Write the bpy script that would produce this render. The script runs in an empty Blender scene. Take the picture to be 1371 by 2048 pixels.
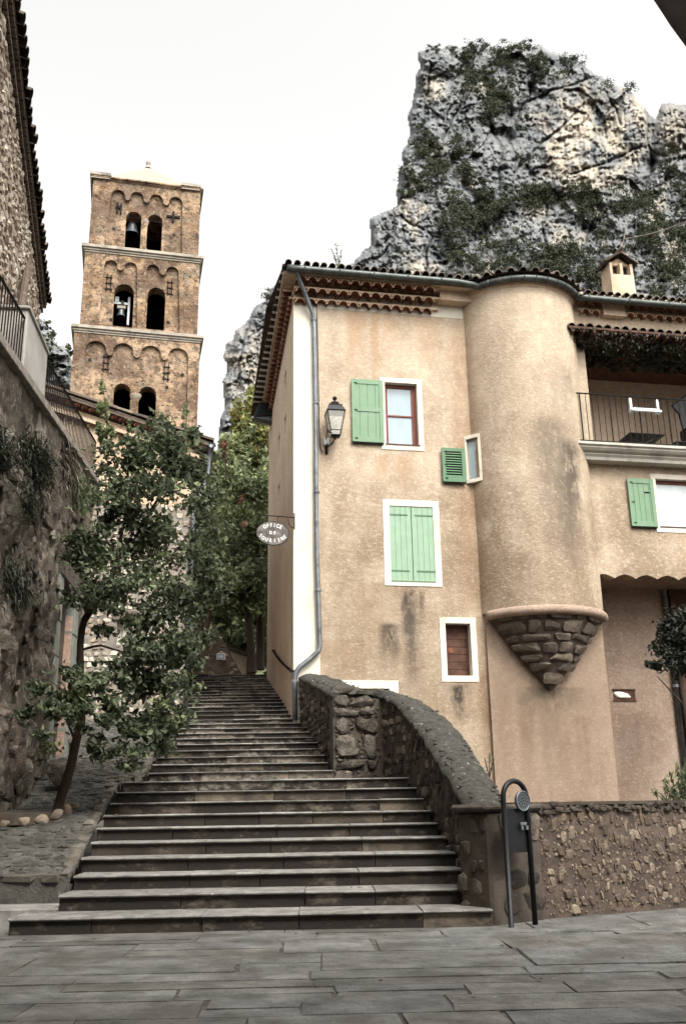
import bpy, bmesh, math, random
import numpy as np
from mathutils import Vector, geometry, noise as mnoise
SC=bpy.context.scene; COL=SC.collection
random.seed(7); rs=np.random.RandomState(7); PI=math.pi

# ------------------------------------------------------------------ camera
F=1880.; TH=math.radians(17.4); RO=-math.radians(0.92); EYE=1.22
def Rx(a): c,s=math.cos(a),math.sin(a); return np.array([[1,0,0],[0,c,-s],[0,s,c]])
def Rz(a): c,s=math.cos(a),math.sin(a); return np.array([[c,-s,0],[s,c,0],[0,0,1]])
RM=Rx(PI/2+TH)@Rz(RO); CO=np.array([0,0,EYE])
def ray(x,y): return RM@np.array([(x-685.5)/F,-(y-1024)/F,-1.])
def atd(x,y,d): r=ray(x,y); return CO+r*(d/r[1])
def atz(x,y,z): r=ray(x,y); return CO+r*((z-EYE)/r[2])
cam=bpy.data.cameras.new('camera'); co=bpy.data.objects.new('camera',cam); COL.objects.link(co)
cam.sensor_fit='VERTICAL'; cam.sensor_height=24; cam.lens=24*F/2048; cam.clip_end=3000; cam.clip_start=.05
co.location=(0,0,EYE)
from mathutils import Matrix
co.rotation_euler=Matrix([list(r) for r in RM]).to_euler()
SC.camera=co

# ------------------------------------------------------------------ materials
class NT:
    def __init__(s,name):
        s.m=bpy.data.materials.new(name); s.m.use_nodes=True; s.t=s.m.node_tree; s.n=s.t.nodes; s.L=s.t.links
        s.b=s.n['Principled BSDF']; g=s.n.new('ShaderNodeNewGeometry'); s.pos=g.outputs['Position']; oi=s.n.new('ShaderNodeObjectInfo'); ad=s.n.new('ShaderNodeMath'); ad.operation='ADD'; s.L.new(g.outputs['Random Per Island'],ad.inputs[0]); s.L.new(oi.outputs['Random'],ad.inputs[1]); fc=s.n.new('ShaderNodeMath'); fc.operation='FRACT'; s.L.new(ad.outputs[0],fc.inputs[0]); s.isl=fc.outputs[0]; s.nor=g.outputs['Normal']
        s.b.inputs['Roughness'].default_value=.85; s.b.inputs['Specular IOR Level'].default_value=.25
    def put(s,sock,v):
        if isinstance(v,bpy.types.NodeSocket): s.L.new(v,sock)
        elif isinstance(v,(tuple,list)): sock.default_value=tuple(v)+((1,) if len(v)==3 and sock.type=='RGBA' else ())
        else: sock.default_value=v
    def map(s,vec,sc,rot=(0,0,0),loc=(0,0,0)):
        n=s.n.new('ShaderNodeMapping'); s.L.new(vec,n.inputs[0]); n.inputs['Scale'].default_value=sc; n.inputs['Rotation'].default_value=rot; n.inputs['Location'].default_value=loc; return n.outputs[0]
    def noise(s,scale,detail=6,rough=.6,vec=None,dist=0.):
        n=s.n.new('ShaderNodeTexNoise'); s.L.new(vec or s.pos,n.inputs['Vector']); n.inputs['Scale'].default_value=scale; n.inputs['Detail'].default_value=detail; n.inputs['Roughness'].default_value=rough; n.inputs['Distortion'].default_value=dist; return n.outputs['Fac']
    def vor(s,scale,feat='F1',vec=None,out='Distance',rand=1.):
        n=s.n.new('ShaderNodeTexVoronoi'); n.feature=feat; s.L.new(vec or s.pos,n.inputs['Vector']); n.inputs['Scale'].default_value=scale; n.inputs['Randomness'].default_value=rand; return n.outputs[out]
    def ramp(s,fac,st):
        n=s.n.new('ShaderNodeValToRGB'); s.put(n.inputs[0],fac); e=n.color_ramp.elements
        if len(st)==1: st=[(0.,st[0][1]),(1.,st[0][1])]
        while len(e)<len(st): e.new(.5)
        for i,(p,c) in enumerate(st):
            e[i].position=p; e[i].color=(c,c,c,1) if isinstance(c,(int,float)) else tuple(c)+(1,)
        return n.outputs[0]
    def mix(s,fac,a,b,mode='MIX'):
        n=s.n.new('ShaderNodeMixRGB'); n.blend_type=mode; s.put(n.inputs[0],fac); s.put(n.inputs[1],a); s.put(n.inputs[2],b); return n.outputs[0]
    def math(s,op,a,b=0.,c=None):
        n=s.n.new('ShaderNodeMath'); n.operation=op; s.put(n.inputs[0],a); s.put(n.inputs[1],b)
        if c is not None: s.put(n.inputs[2],c)
        return n.outputs[0]
    def dot(s,vec,v):
        n=s.n.new('ShaderNodeVectorMath'); n.operation='DOT_PRODUCT'; s.L.new(vec,n.inputs[0]); n.inputs[1].default_value=v; return n.outputs['Value']
    def bump(s,h,st=.5,d=.02,nrm=None):
        n=s.n.new('ShaderNodeBump'); n.inputs['Strength'].default_value=st; n.inputs['Distance'].default_value=d; s.put(n.inputs['Height'],h)
        if nrm: s.L.new(nrm,n.inputs['Normal'])
        return n.outputs[0]
    def out(s,col=None,nrm=None,rough=None):
        if col is not None: s.put(s.b.inputs['Base Color'],col)
        if nrm is not None: s.L.new(nrm,s.b.inputs['Normal'])
        if rough is not None: s.put(s.b.inputs['Roughness'],rough)
        return s.m
def mul(c,k): return tuple(x*k for x in c)
M={}
def simple(name,c,rough=.6,metal=0.,var=.25,sc=6.,bsc=40.,bst=.15,spec=.3,dirt=None):
    t=NT(name); f=t.noise(sc,5); col=t.ramp(f,[(.3,mul(c,1-var)),(.7,mul(c,1+var*.6))])
    if dirt: col=t.mix(t.ramp(t.noise(sc*.6,8,.7),[(.52,0.),(.68,1.)]),col,dirt)
    t.b.inputs['Metallic'].default_value=metal; t.b.inputs['Specular IOR Level'].default_value=spec
    M[name]=t.out(col,t.bump(t.noise(bsc,4),bst,.01),rough); return M[name]

C0=np.array([-1.28,23.37,0.]); AF=math.radians(10.5)
UF=(math.cos(AF),math.sin(AF),0); 
def stucco(name,lo,mid,hi,stains=False,bst=.6):
    t=NT(name)
    f=t.noise(.75,10,.68); col=t.ramp(f,[(.36,lo),(.5,mid),(.64,hi)])
    st=t.noise(1.,5,.6,t.map(t.pos,(2.6,2.6,.28)))
    col=t.mix(t.ramp(st,[(.35,.0),(.7,.55)]),col,mul(lo,.85))
    # pale scoured flecks of the roughcast
    fl=t.noise(9,6,.8,t.map(t.pos,(1,1,1.5))); col=t.mix(t.ramp(fl,[(.5,0.),(.66,.7)]),col,mul(hi,1.3))
    fl=t.noise(7,6,.8,t.map(t.pos,(1,1,1.5),loc=(5,3,1))); col=t.mix(t.ramp(fl,[(.54,0.),(.70,.6)]),col,mul(lo,.66))
    spz=t.n.new('ShaderNodeSeparateXYZ'); t.L.new(t.pos,spz.inputs[0]); zlight=t.math('ADD',t.math('MULTIPLY',t.math('SUBTRACT',spz.outputs[2],5.),.055),t.math('MULTIPLY',t.math('SUBTRACT',t.noise(.6,5,.6,t.map(t.pos,(1,1,1),loc=(2,8,3))),.5),1.3))  # light falloff painted into the stucco: paler high up, darker ochre low down
    if stains: col=t.mix(t.ramp(zlight,[(.05,0.),(.8,.50)]),col,mul(hi,1.2)); col=t.mix(t.ramp(zlight,[(.0,.35),(.2,.0)]),col,mul(lo,.8))
    if stains:
        s=t.math('SUBTRACT',t.dot(t.pos,UF),float(np.dot(C0,UF))); sp=t.n.new('ShaderNodeSeparateXYZ'); t.L.new(t.pos,sp.inputs[0]); z=sp.outputs[2]
        brk=t.ramp(t.noise(3.2,8,.8,t.map(t.pos,(1.6,1.6,.9))),[(.34,.1),(.52,1.)])
        wob=t.math('MULTIPLY',t.math('SUBTRACT',t.noise(1.5,3),.5),.35); s2=t.math('ADD',s,wob)
        for (s0,w,zt,zb,k,c) in stains:
            a=t.math('DIVIDE',t.math('ABSOLUTE',t.math('SUBTRACT',s2,s0)),w)
            a=t.math('SUBTRACT',1.,a); a=t.math('MINIMUM',t.math('MAXIMUM',t.math('MULTIPLY',a,1.6),0.),1.)
            v=t.math('DIVIDE',t.math('SUBTRACT',z,zb),(zt-zb)); v1=t.math('MINIMUM',t.math('MAXIMUM',t.math('MULTIPLY',v,1.5),0.),1.)
            v2=t.math('MINIMUM',t.math('MAXIMUM',t.math('MULTIPLY',t.math('SUBTRACT',1.02,v),12.),0.),1.)
            m=t.math('MULTIPLY',t.math('MULTIPLY',a,v1),t.math('MULTIPLY',v2,t.math('MULTIPLY',brk,k)))
            col=t.mix(m,col,c)
    h=t.math('ADD',t.noise(26,6,.7),t.math('MULTIPLY',t.noise(5,4),.8))
    M[name]=t.out(col,t.bump(h,bst,.03),.95); return M[name]
DK=(.055,.045,.035); OC=(.33,.19,.10)
STN=[(2.98,.22,6.6,3.9,1.,mul(DK,.8)),(3.05,.32,6.4,3.4,.5,mul(DK,2)),(3.35,.12,6.55,5.6,.7,DK),(2.45,.36,5.7,4.5,.95,mul(DK,1.2)),(2.1,.5,6.8,4.9,.35,mul(OC,.6)),(4.2,.2,4.12,3.1,1.,mul(DK,.8)),(4.2,.5,4.15,3.5,.35,DK),
     (1.75,.35,14.65,12.4,.55,OC),(2.3,.14,14.65,12.0,.6,OC),(2.7,.25,14.6,13.2,.4,OC),(3.8,.4,14.6,12.5,.35,OC),(4.75,.45,14.7,2.0,.5,mul(OC,.75)),
     (2.4,.2,10.3,9.3,.5,OC),(3.0,.3,10.3,9.2,.45,OC),(6.9,.5,9.5,6.4,.4,mul(DK,3)),(7.25,.42,10.6,6.9,.95,mul(DK,1.3)),(6.7,.6,11.2,7.0,.75,mul(DK,2.6)),(7.0,.35,9.6,6.4,.6,mul(DK,2.)),(7.5,.3,12.8,10.2,.5,mul(DK,2.)),(7.1,.3,12.6,9.5,.35,mul(DK,3)),
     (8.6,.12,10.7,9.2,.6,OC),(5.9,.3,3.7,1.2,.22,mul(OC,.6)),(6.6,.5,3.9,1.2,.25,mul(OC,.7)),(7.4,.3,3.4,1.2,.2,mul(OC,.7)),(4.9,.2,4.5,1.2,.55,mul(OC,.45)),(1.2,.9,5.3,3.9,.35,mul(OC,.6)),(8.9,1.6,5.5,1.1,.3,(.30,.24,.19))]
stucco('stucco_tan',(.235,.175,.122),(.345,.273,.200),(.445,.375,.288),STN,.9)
stucco('stucco_base_shaded',(.215,.155,.112),(.268,.203,.15),(.315,.245,.185),[(5.9,.3,3.9,1.2,.7,(.14,.10,.07)),(6.6,.5,3.9,1.2,.7,(.15,.11,.08)),(7.4,.3,3.4,1.2,.6,(.14,.095,.065)),(6.6,1.2,4.1,3.3,.7,(.09,.075,.055)),(5.3,.3,4.5,1.2,.5,(.17,.12,.085))],.5)  # pinker base render, its colour also darkened for the shade low on the walls
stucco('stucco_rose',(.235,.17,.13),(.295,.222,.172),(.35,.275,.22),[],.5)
stucco('stucco_side',(.40,.305,.23),(.47,.37,.285),(.53,.43,.34),[],.3)
stucco('stucco_cream',(0.390,0.281,0.195),(0.484,0.374,0.273),(0.546,0.452,0.343),[])
simple('trim_white',(.60,.56,.48),.8,var=.10,sc=3,bsc=60,dirt=(.43,.37,.29))
simple('quoin_white',(.56,.53,.455),.85,var=.08,sc=2,bsc=30,dirt=(.44,.40,.33))
simple('green_paint',(.125,.215,.13),.5,var=.10,sc=4,bsc=60,bst=.1,dirt=(.15,.225,.15))
simple('green_paint_pale',(.21,.32,.225),.55,var=.08,sc=4,bsc=60,bst=.1)
simple('green_shade',(.075,.155,.085),.5,var=.12,sc=4)
simple('red_wood',(.15,.035,.02),.45,var=.3,sc=8)
simple('dark_board',(.075,.035,.022),.8,var=.5,sc=5,bsc=20,bst=.4)
simple('zinc',(.16,.175,.19),.42,.6,var=.3,sc=5,dirt=(.05,.055,.06))
simple('gutter_zinc',(.075,.085,.08),.45,.5,var=.35,sc=4,dirt=(.03,.032,.03))
simple('balcony_stone',(.40,.38,.34),.85,var=.2,sc=3,bsc=20,bst=.3,dirt=(.25,.23,.20))
simple('genoise_lit_rim',(.36,.25,.17),.9,var=.2)  # tile ends paler: light on their front edges put into the colour
simple('iron',(.014,.015,.017),.45,.4,var=.3,sc=12)
simple('iron_rail',(.016,.014,.013),.85,.0,var=.4,sc=12,spec=.1)
simple('white_plastic',(.50,.55,.57),.4,var=.05)
simple('bronze',(.10,.12,.13),.45,.55,var=.4,sc=6)
simple('mortar_pink',(.092,.070,.057),.95,var=.5,sc=4,bsc=25,bst=.9,dirt=(.045,.036,.03))
simple('mortar_dark',(.070,.057,.046),.95,var=.5,sc=3,bsc=25,bst=.8,dirt=(.034,.029,.024))
simple('plaster_grey',(.19,.17,.145),.9,var=.35,sc=3,bsc=25,bst=.5,dirt=(.30,.27,.23))
simple('grey_jamb',(.16,.17,.15),.9,var=.35,sc=4,bsc=25,bst=.5)
simple('orange_paint',(0.434,0.081,0.021),.6,var=.25,sc=5)
simple('bark',(.035,.024,.016),.9,var=.5,sc=20,bsc=40,bst=.6)
simple('lead_roof',(.25,.235,.19),.8,var=.1,sc=3,bsc=30)
simple('blue_enamel',(.10,.17,.30),.3,var=.05)
simple('white_paint',(.80,.79,.74),.5,var=.05)
simple('interior_dark',(.02,.018,.016),.95)
simple('joint',(.085,.08,.07),.95,var=.5)
simple('soil',(.05,.04,.03),.95,var=.4)
simple('sign_face',(.075,.065,.06),.6,.0,var=.8,sc=5,spec=.3,dirt=(.17,.155,.145))
simple('cream_stone',(.31,.28,.235),.9,var=.25,sc=3,bsc=20,bst=.4,dirt=(.13,.115,.10))
simple('pillar_white',(.30,.29,.27),.9,var=.2,sc=2,bsc=30,dirt=(.2,.19,.175))
simple('overhead_grey',(.09,.08,.07),.9,var=.2)
def glass(name,c):
    t=NT(name); t.b.inputs['Roughness'].default_value=.06; t.b.inputs['Specular IOR Level'].default_value=.6; t.b.inputs['Coat Weight'].default_value=.0; t.b.inputs['Coat Roughness'].default_value=.03
    M[name]=t.out(t.ramp(t.noise(2.5,2,.4,t.map(t.pos,(1,1,.2))),[(.35,mul(c,.8)),(.65,c)]))
glass('pane',(.26,.34,.38)); glass('curtain_pane',(.50,.56,.58));  # pale blue base colour of the pane stands in for reflected sky
t=NT('lamp_glass'); t.b.inputs['Transmission Weight'].default_value=.75; t.b.inputs['Roughness'].default_value=.25; M['lamp_glass']=t.out((.85,.85,.8))
def island(name,cols,sc=8.,bst=.5,var=.45,rough=.85,dirt=None,dsc=2.,bd=.015,lichen=None,patch=(.5,.66)):
    t=NT(name); n=len(cols); col=t.ramp(t.isl,[((i+.5)/n,c) for i,c in enumerate(cols)])
    f=t.noise(sc,7,.65); col=t.mix(1.,col,t.ramp(f,[(.28,1-var),(.72,1+var*.5)]),'MULTIPLY')
    if dirt: col=t.mix(t.ramp(t.noise(dsc,7,.7),[(patch[0],0.),(patch[1],.92)]),col,dirt)
    if lichen: col=t.mix(t.ramp(t.noise(lichen[1],4,.6),[(lichen[2],0.),(lichen[2]+.05,1.)]),col,lichen[0])
    M[name]=t.out(col,t.bump(t.math('ADD',t.noise(sc*4,6,.7),f),bst,bd),rough)
island('terracotta',[(0.136,0.050,0.029),(0.176,0.068,0.040),(0.224,0.096,0.056),(0.160,0.056,0.034),(0.104,0.040,0.026)],10,.3)
island('roof_tile',[(.075,.06,.048),(.12,.085,.06),(.16,.125,.095),(.06,.052,.045),(.20,.16,.125)],8,.4,dirt=(.03,.028,.025),lichen=((.34,.33,.30),9,.66))
island('eave_tile',[(.12,.095,.075),(.09,.072,.058),(.15,.12,.095)],8,.4,dirt=(.045,.038,.032))
island('stone_warm',[(0.128,0.098,0.075),(0.203,0.161,0.120),(0.262,0.210,0.158),(0.098,0.075,0.060),(0.165,0.120,0.086)],9,.8,dirt=(0.060,0.045,0.034))
island('stone_pale',[(.34,.29,.24),(.48,.43,.36),(.58,.52,.44),(.26,.21,.17),(.40,.33,.26)],9,.7,dirt=(.14,.10,.075))
island('stone_parapet',[(.06,.05,.04),(.12,.10,.08),(.22,.19,.155),(.045,.037,.03),(.085,.07,.055),(.05,.04,.033)],9,.9,dirt=(.022,.019,.015))
island('stone_face',[(.13,.112,.092),(.17,.148,.122),(.10,.085,.07),(.20,.175,.145)],7,1.,var=.8,dirt=(.035,.03,.024),dsc=3.,bd=.04,patch=(.47,.6))
island('stone_left',[(.12,.098,.078),(.20,.165,.135),(.085,.07,.055),(.155,.128,.104),(.26,.22,.18)],6,1.,var=.8,dirt=(.045,.04,.032),dsc=1.6,bd=.04,patch=(.48,.6))
island('corbel_stone',[(.125,.10,.08),(.16,.13,.10),(.10,.08,.065),(.14,.115,.09)],11,.9,dirt=(.05,.04,.035))
island('coping_grey',[(.062,.059,.051)],14,1.,var=.8,dirt=(.03,.03,.026),lichen=((.36,.36,.33),14,.655),bd=.02)
island('slab',[(.155,.157,.152),(.19,.19,.183),(.135,.135,.128),(.16,.155,.143),(.21,.21,.20),(.15,.152,.15),(.175,.168,.154),(.118,.116,.108)],2.6,1.,var=.7,rough=.68,dirt=(.075,.07,.06),dsc=1.5,bd=.035,patch=(.48,.66),lichen=((.29,.285,.27),7,.69))
island('cobble',[(.065,.063,.056),(.08,.077,.069),(.052,.05,.044),(.10,.096,.086)],7,1.,var=.6,rough=.8,dirt=(.032,.03,.025),dsc=1.4,lichen=((.26,.25,.23),7,.69))
island('kerb_stone',[(0.119,0.108,0.091),(0.091,0.081,0.066),(0.147,0.133,0.112)],8,.8,dirt=(0.035,0.032,0.025))
island('nosing',[(.215,.21,.197),(.175,.17,.16),(.26,.255,.238),(.195,.19,.178)],5,.7,var=.5,dirt=(.085,.08,.07),dsc=3.,lichen=((.36,.35,.32),8,.68))
island('wood_strut',[(.10,.075,.055)],8,.5)
# risers: black algae with bare tan stones here and there
t=NT('riser'); col=t.ramp(t.isl,[(.3,(.021,.018,.015)),(.6,(.029,.025,.021)),(.78,(.045,.037,.029)),(.9,(.10,.08,.06)),(.99,(.17,.14,.105))])
col=t.mix(t.ramp(t.noise(1.6,8,.75,t.map(t.pos,(1.,1.,1.8))),[(.52,0.),(.62,.85)]),col,(.15,.125,.10))
col=t.mix(t.ramp(t.noise(1.3,8,.75,t.map(t.pos,(1.,1.,2.),loc=(3,2,9))),[(.42,0.),(.62,.95)]),col,(.021,.018,.015))
M['riser']=t.out(col,t.bump(t.noise(18,6,.7),.6,.02),.8)
t=NT('riser_upper'); col=t.ramp(t.isl,[(.2,(.02,.017,.014)),(.5,(.045,.038,.03)),(.75,(.10,.085,.066)),(.95,(.20,.17,.135))])
col=t.mix(t.ramp(t.noise(1.3,9,.78,t.map(t.pos,(1.,1.,1.6))),[(.50,0.),(.58,.9)]),col,(.27,.245,.21))
col=t.mix(t.ramp(t.noise(1.7,9,.78,t.map(t.pos,(1.,1.,2.),loc=(3,2,9))),[(.44,0.),(.54,.92)]),col,(.016,.013,.011))
M['riser_upper']=t.out(col,t.bump(t.noise(18,6,.7),.6,.02),.8)
def leafmat(name,cols,tr=.25,rough=.5):
    t=NT(name); n=len(cols); col=t.ramp(t.isl,[((i+.5)/n,c) for i,c in enumerate(cols)])
    col=t.mix(1.,col,t.ramp(t.noise(.9,3),[(.3,.65),(.7,1.35)]),'MULTIPLY')
    t.b.inputs['Specular IOR Level'].default_value=.4
    d=t.n.new('ShaderNodeBsdfTranslucent'); t.put(d.inputs[0],col); mx=t.n.new('ShaderNodeMixShader'); mx.inputs[0].default_value=tr
    o=[x for x in t.n if x.type=='OUTPUT_MATERIAL'][0]; t.L.new(t.b.outputs[0],mx.inputs[1]); t.L.new(d.outputs[0],mx.inputs[2]); t.L.new(mx.outputs[0],o.inputs[0])
    M[name]=t.out(col,None,rough)
leafmat('leaf_dark',[(.042,.055,.032),(.062,.08,.044),(.09,.112,.06),(.05,.063,.037),(.17,.20,.11)],.38,.6)
leafmat('leaf_mid',[(.10,.13,.06),(.145,.18,.085),(.22,.25,.12),(.07,.09,.045),(.27,.30,.15)],.4,.6)
leafmat('leaf_deep',[(.068,.085,.048),(.10,.125,.068),(.145,.175,.095),(.235,.265,.14)],.35,.6)
leafmat('leaf_lime',[(.19,.22,.075),(.27,.29,.10),(.33,.33,.12),(.13,.165,.06),(.33,.25,.11)],.35,.6)
leafmat('leaf_grey',[(.035,.04,.028),(.055,.062,.042),(.025,.028,.02)],.2)
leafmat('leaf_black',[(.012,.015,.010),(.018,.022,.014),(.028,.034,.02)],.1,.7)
leafmat('scrub',[(.040,.05,.028),(.055,.066,.036),(.08,.092,.05),(.03,.037,.022)],.1,.8)
pass
leafmat('straw',[(.03,.025,.018),(.05,.04,.03),(.08,.065,.05),(.02,.016,.012),(.24,.21,.17)],.1,.9)
leafmat('rust_leaf',[(.20,.10,.06),(.24,.12,.07),(.14,.08,.05)],.2)

# ------------------------------------------------------------------ mesh helpers
class Fr:                                   # local frame: s along, o outward, z up
    def __init__(f,o,deg):
        f.O=np.array(o,float); a=math.radians(deg); f.u=np.array([math.cos(a),math.sin(a),0]); f.n=np.array([math.sin(a),-math.cos(a),0])
    def P(f,s,o,z): return f.O+f.u*s+f.n*o+np.array([0,0,z])
    def px(f,x,y,o=0.):
        r=ray(x,y); p=CO+r*(np.dot(f.O+f.n*o-CO,f.n)/np.dot(r,f.n)); d=p-f.O; return float(d@f.u),float(p[2]-f.O[2])
W=Fr((0,0,0),0)                             # world: s=x, o=-y, z
_bm=bmesh.new(); bmesh.ops.create_icosphere(_bm,subdivisions=2,radius=1.)
ICO=np.array([v.co[:] for v in _bm.verts]); ICOF=[[v.index for v in f.verts] for f in _bm.faces]; _bm.free()
_bm=bmesh.new(); bmesh.ops.create_icosphere(_bm,subdivisions=1,radius=1.)
ICO1=np.array([v.co[:] for v in _bm.verts]); ICOF1=[[v.index for v in f.verts] for f in _bm.faces]; _bm.free()
class MB:
    def __init__(s): s.v=[]; s.f=[]; s.mi=[]; s.sm=[]; s.k=0; s.smooth=False
    def add(s,vs,fs):
        b=len(s.v); s.v.extend([tuple(map(float,p)) for p in vs]); s.f.extend([[b+i for i in f] for f in fs]); s.mi.extend([s.k]*len(fs)); s.sm.extend([s.smooth]*len(fs)); return s
    def box(s,fr,s0,s1,o0,o1,z0,z1,taper=0.):
        q=[(s0,o0,z0),(s1,o0,z0),(s1,o1,z0),(s0,o1,z0),(s0+taper,o0+taper,z1),(s1-taper,o0+taper,z1),(s1-taper,o1-taper,z1),(s0+taper,o1-taper,z1)]
        return s.add([fr.P(*p) for p in q],[[0,3,2,1],[4,5,6,7],[0,1,5,4],[1,2,6,5],[2,3,7,6],[3,0,4,7]])
    def hexa(s,pts): return s.add(pts,[[0,3,2,1],[4,5,6,7],[0,1,5,4],[1,2,6,5],[2,3,7,6],[3,0,4,7]])
    def prism(s,fr,pts,o0,o1):              # polygon (s,z) extruded from o0 to o1
        n=len(pts); vs=[fr.P(a,o0,b) for a,b in pts]+[fr.P(a,o1,b) for a,b in pts]
        tri=geometry.tessellate_polygon([[Vector((a,b,0)) for a,b in pts]])
        fs=[list(x) for x in tri]+[[i+n for i in x] for x in tri]+[[i,(i+1)%n,n+(i+1)%n,n+i] for i in range(n)]
        return s.add(vs,fs)
    def wall(s,fr,outer,holes,o,depth,back=True,hd=None):
        loops=[outer]+holes; allp=[p for l in loops for p in l]
        tri=geometry.tessellate_polygon([[Vector((a,b,0)) for a,b in l] for l in loops])
        s.add([fr.P(a,o,b) for a,b in allp],[list(x) for x in tri])
        if back: s.add([fr.P(a,o-depth,b) for a,b in allp],[list(x) for x in tri])
        for li,l in enumerate(loops):
            n=len(l); dd=depth if (li==0 or hd is None) else hd
            s.add([fr.P(a,o,b) for a,b in l]+[fr.P(a,o-dd,b) for a,b in l],[[i,(i+1)%n,n+(i+1)%n,n+i] for i in range(n)])
        return s
    def tube(s,path,r,n=8,cap=True,arc=None):
        path=[np.array(p,float) for p in path]; m=len(path); rr=r if isinstance(r,(list,tuple)) else [r]*m
        vs=[]; ref=None
        for i,p in enumerate(path):
            d=path[min(i+1,m-1)]-path[max(i-1,0)]; d=d/(np.linalg.norm(d)+1e-9)
            if ref is None: ref=np.array([0,0,1.]) if abs(d[2])<.9 else np.array([1.,0,0])
            a=np.cross(d,ref); a/=np.linalg.norm(a)+1e-9; b=np.cross(a,d); ref=b
            for k in range(n):
                t=2*PI*k/n; vs.append(p+rr[i]*(a*math.cos(t)+b*math.sin(t)))
        fs=[[i*n+k,i*n+(k+1)%n,(i+1)*n+(k+1)%n,(i+1)*n+k] for i in range(m-1) for k in range(n)]
        if cap: fs+= [list(range(n)),[(m-1)*n+k for k in range(n)]]
        return s.add(vs,fs)
    def lathe(s,c,prof,n=20):
        vs=[]; 
        for r,z in prof:
            for k in range(n): t=2*PI*k/n; vs.append((c[0]+r*math.cos(t),c[1]+r*math.sin(t),c[2]+z))
        m=len(prof); fs=[[i*n+k,i*n+(k+1)%n,(i+1)*n+(k+1)%n,(i+1)*n+k] for i in range(m-1) for k in range(n)]+[list(range(n)),[(m-1)*n+k for k in range(n)]]
        return s.add(vs,fs)
    def blob(s,c,ax,ay,az,box=.55,jit=.12,lo=False):  # rounded stone with half axes as vectors
        I,IF=(ICO1,ICOF1) if lo else (ICO,ICOF)
        p=np.sign(I)*np.abs(I)**box; k=1+rs.uniform(-jit,jit,(len(p),1))*.45; p=p*k
        for _ in range(4+int(jit*20)):
            nn=rs.normal(size=3); nn/=np.linalg.norm(nn); dd=rs.uniform(.62,.95); e=np.maximum(p@nn-dd,0); p=p-e[:,None]*nn
        p[:,0]+=p[:,2]*rs.uniform(-.25,.25); 
        v=np.array(c)+p[:,0:1]*np.array(ax)+p[:,1:2]*np.array(ay)+p[:,2:3]*np.array(az)
        return s.add(v,IF)
    def halftile(s,c,axis,up,r,L,r2=None,th=.014,n=7,down=False,rim=None):   # half round tile; axis = direction of its length
        axis=np.array(axis,float); axis/=np.linalg.norm(axis); up=np.array(up,float); up-=axis*np.dot(up,axis); up/=np.linalg.norm(up); side=np.cross(axis,up); c=np.array(c,float)
        r2=r2 or r; vs=[]; sg=-1 if down else 1
        for e,(q,R) in enumerate(((0,r),(L,r2))):
            for k in range(n+1):
                t=PI*k/n; 
                for rr in (R,R-th): vs.append(c+axis*q+side*rr*math.cos(t)+up*sg*rr*math.sin(t))
        m=2*(n+1); fs=[]
        for k in range(n):
            a=2*k; fs+=[[a,a+2,m+a+2,m+a],[a+1,a+3,m+a+3,m+a+1],[a,a+1,a+3,a+2],[m+a,m+a+1,m+a+3,m+a+2]]
        s.add(vs,fs)
        if rim is not None:
            for k in range(n): s.mi[-1-4*k]=rim; s.mi[-4*n+4*k]=rim
        return s
    def build(s,name,mats,parent=None,bevel=0,smooth=None):
        if not isinstance(mats,(list,tuple)): mats=[mats]
        off=np.array(parent_loc(parent)) if parent else np.zeros(3)
        me=bpy.data.meshes.new(name); me.from_pydata([(a-off[0],b-off[1],c-off[2]) for a,b,c in s.v],[],s.f)
        for m in mats: me.materials.append(M[m])
        me.polygons.foreach_set('material_index',s.mi); me.polygons.foreach_set('use_smooth',[bool(smooth)]*len(s.f) if smooth is not None else s.sm)
        me.update(); o=bpy.data.objects.new(name,me); COL.objects.link(o)
        if parent: o.parent=parent
        if bevel:
            b=o.modifiers.new('bevel','BEVEL'); b.width=bevel; b.segments=1; b.limit_method='ANGLE'
        return o
def parent_loc(p):
    l=np.zeros(3)
    while p: l+=np.array(p.location); p=p.parent
    return l
def tag(o,label=None,cat=None,group=None,kind=None):
    if label: o['label']=label
    if cat: o['category']=cat
    if group: o['group']=group
    if kind: o['kind']=kind
    return o
def thing(name,label,cat,loc,group=None):
    o=bpy.data.objects.new(name,None); COL.objects.link(o); o.location=tuple(map(float,loc)); return tag(o,label,cat,group)
def arc(cx,cz,r,a0,a1,n,rz=None): return [(cx+r*math.cos(a0+(a1-a0)*i/n),cz+(rz or r)*math.sin(a0+(a1-a0)*i/n)) for i in range(n+1)]
def rect(s0,s1,z0,z1): return [(s0,z0),(s1,z0),(s1,z1),(s0,z1)]
def archhole(s0,s1,z0,z1,n=10):                # arched opening, z1 = crown
    r=(s1-s0)/2; return [(s0,z0),(s1,z0)]+arc((s0+s1)/2,z1-r,r,0,PI,n)

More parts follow.
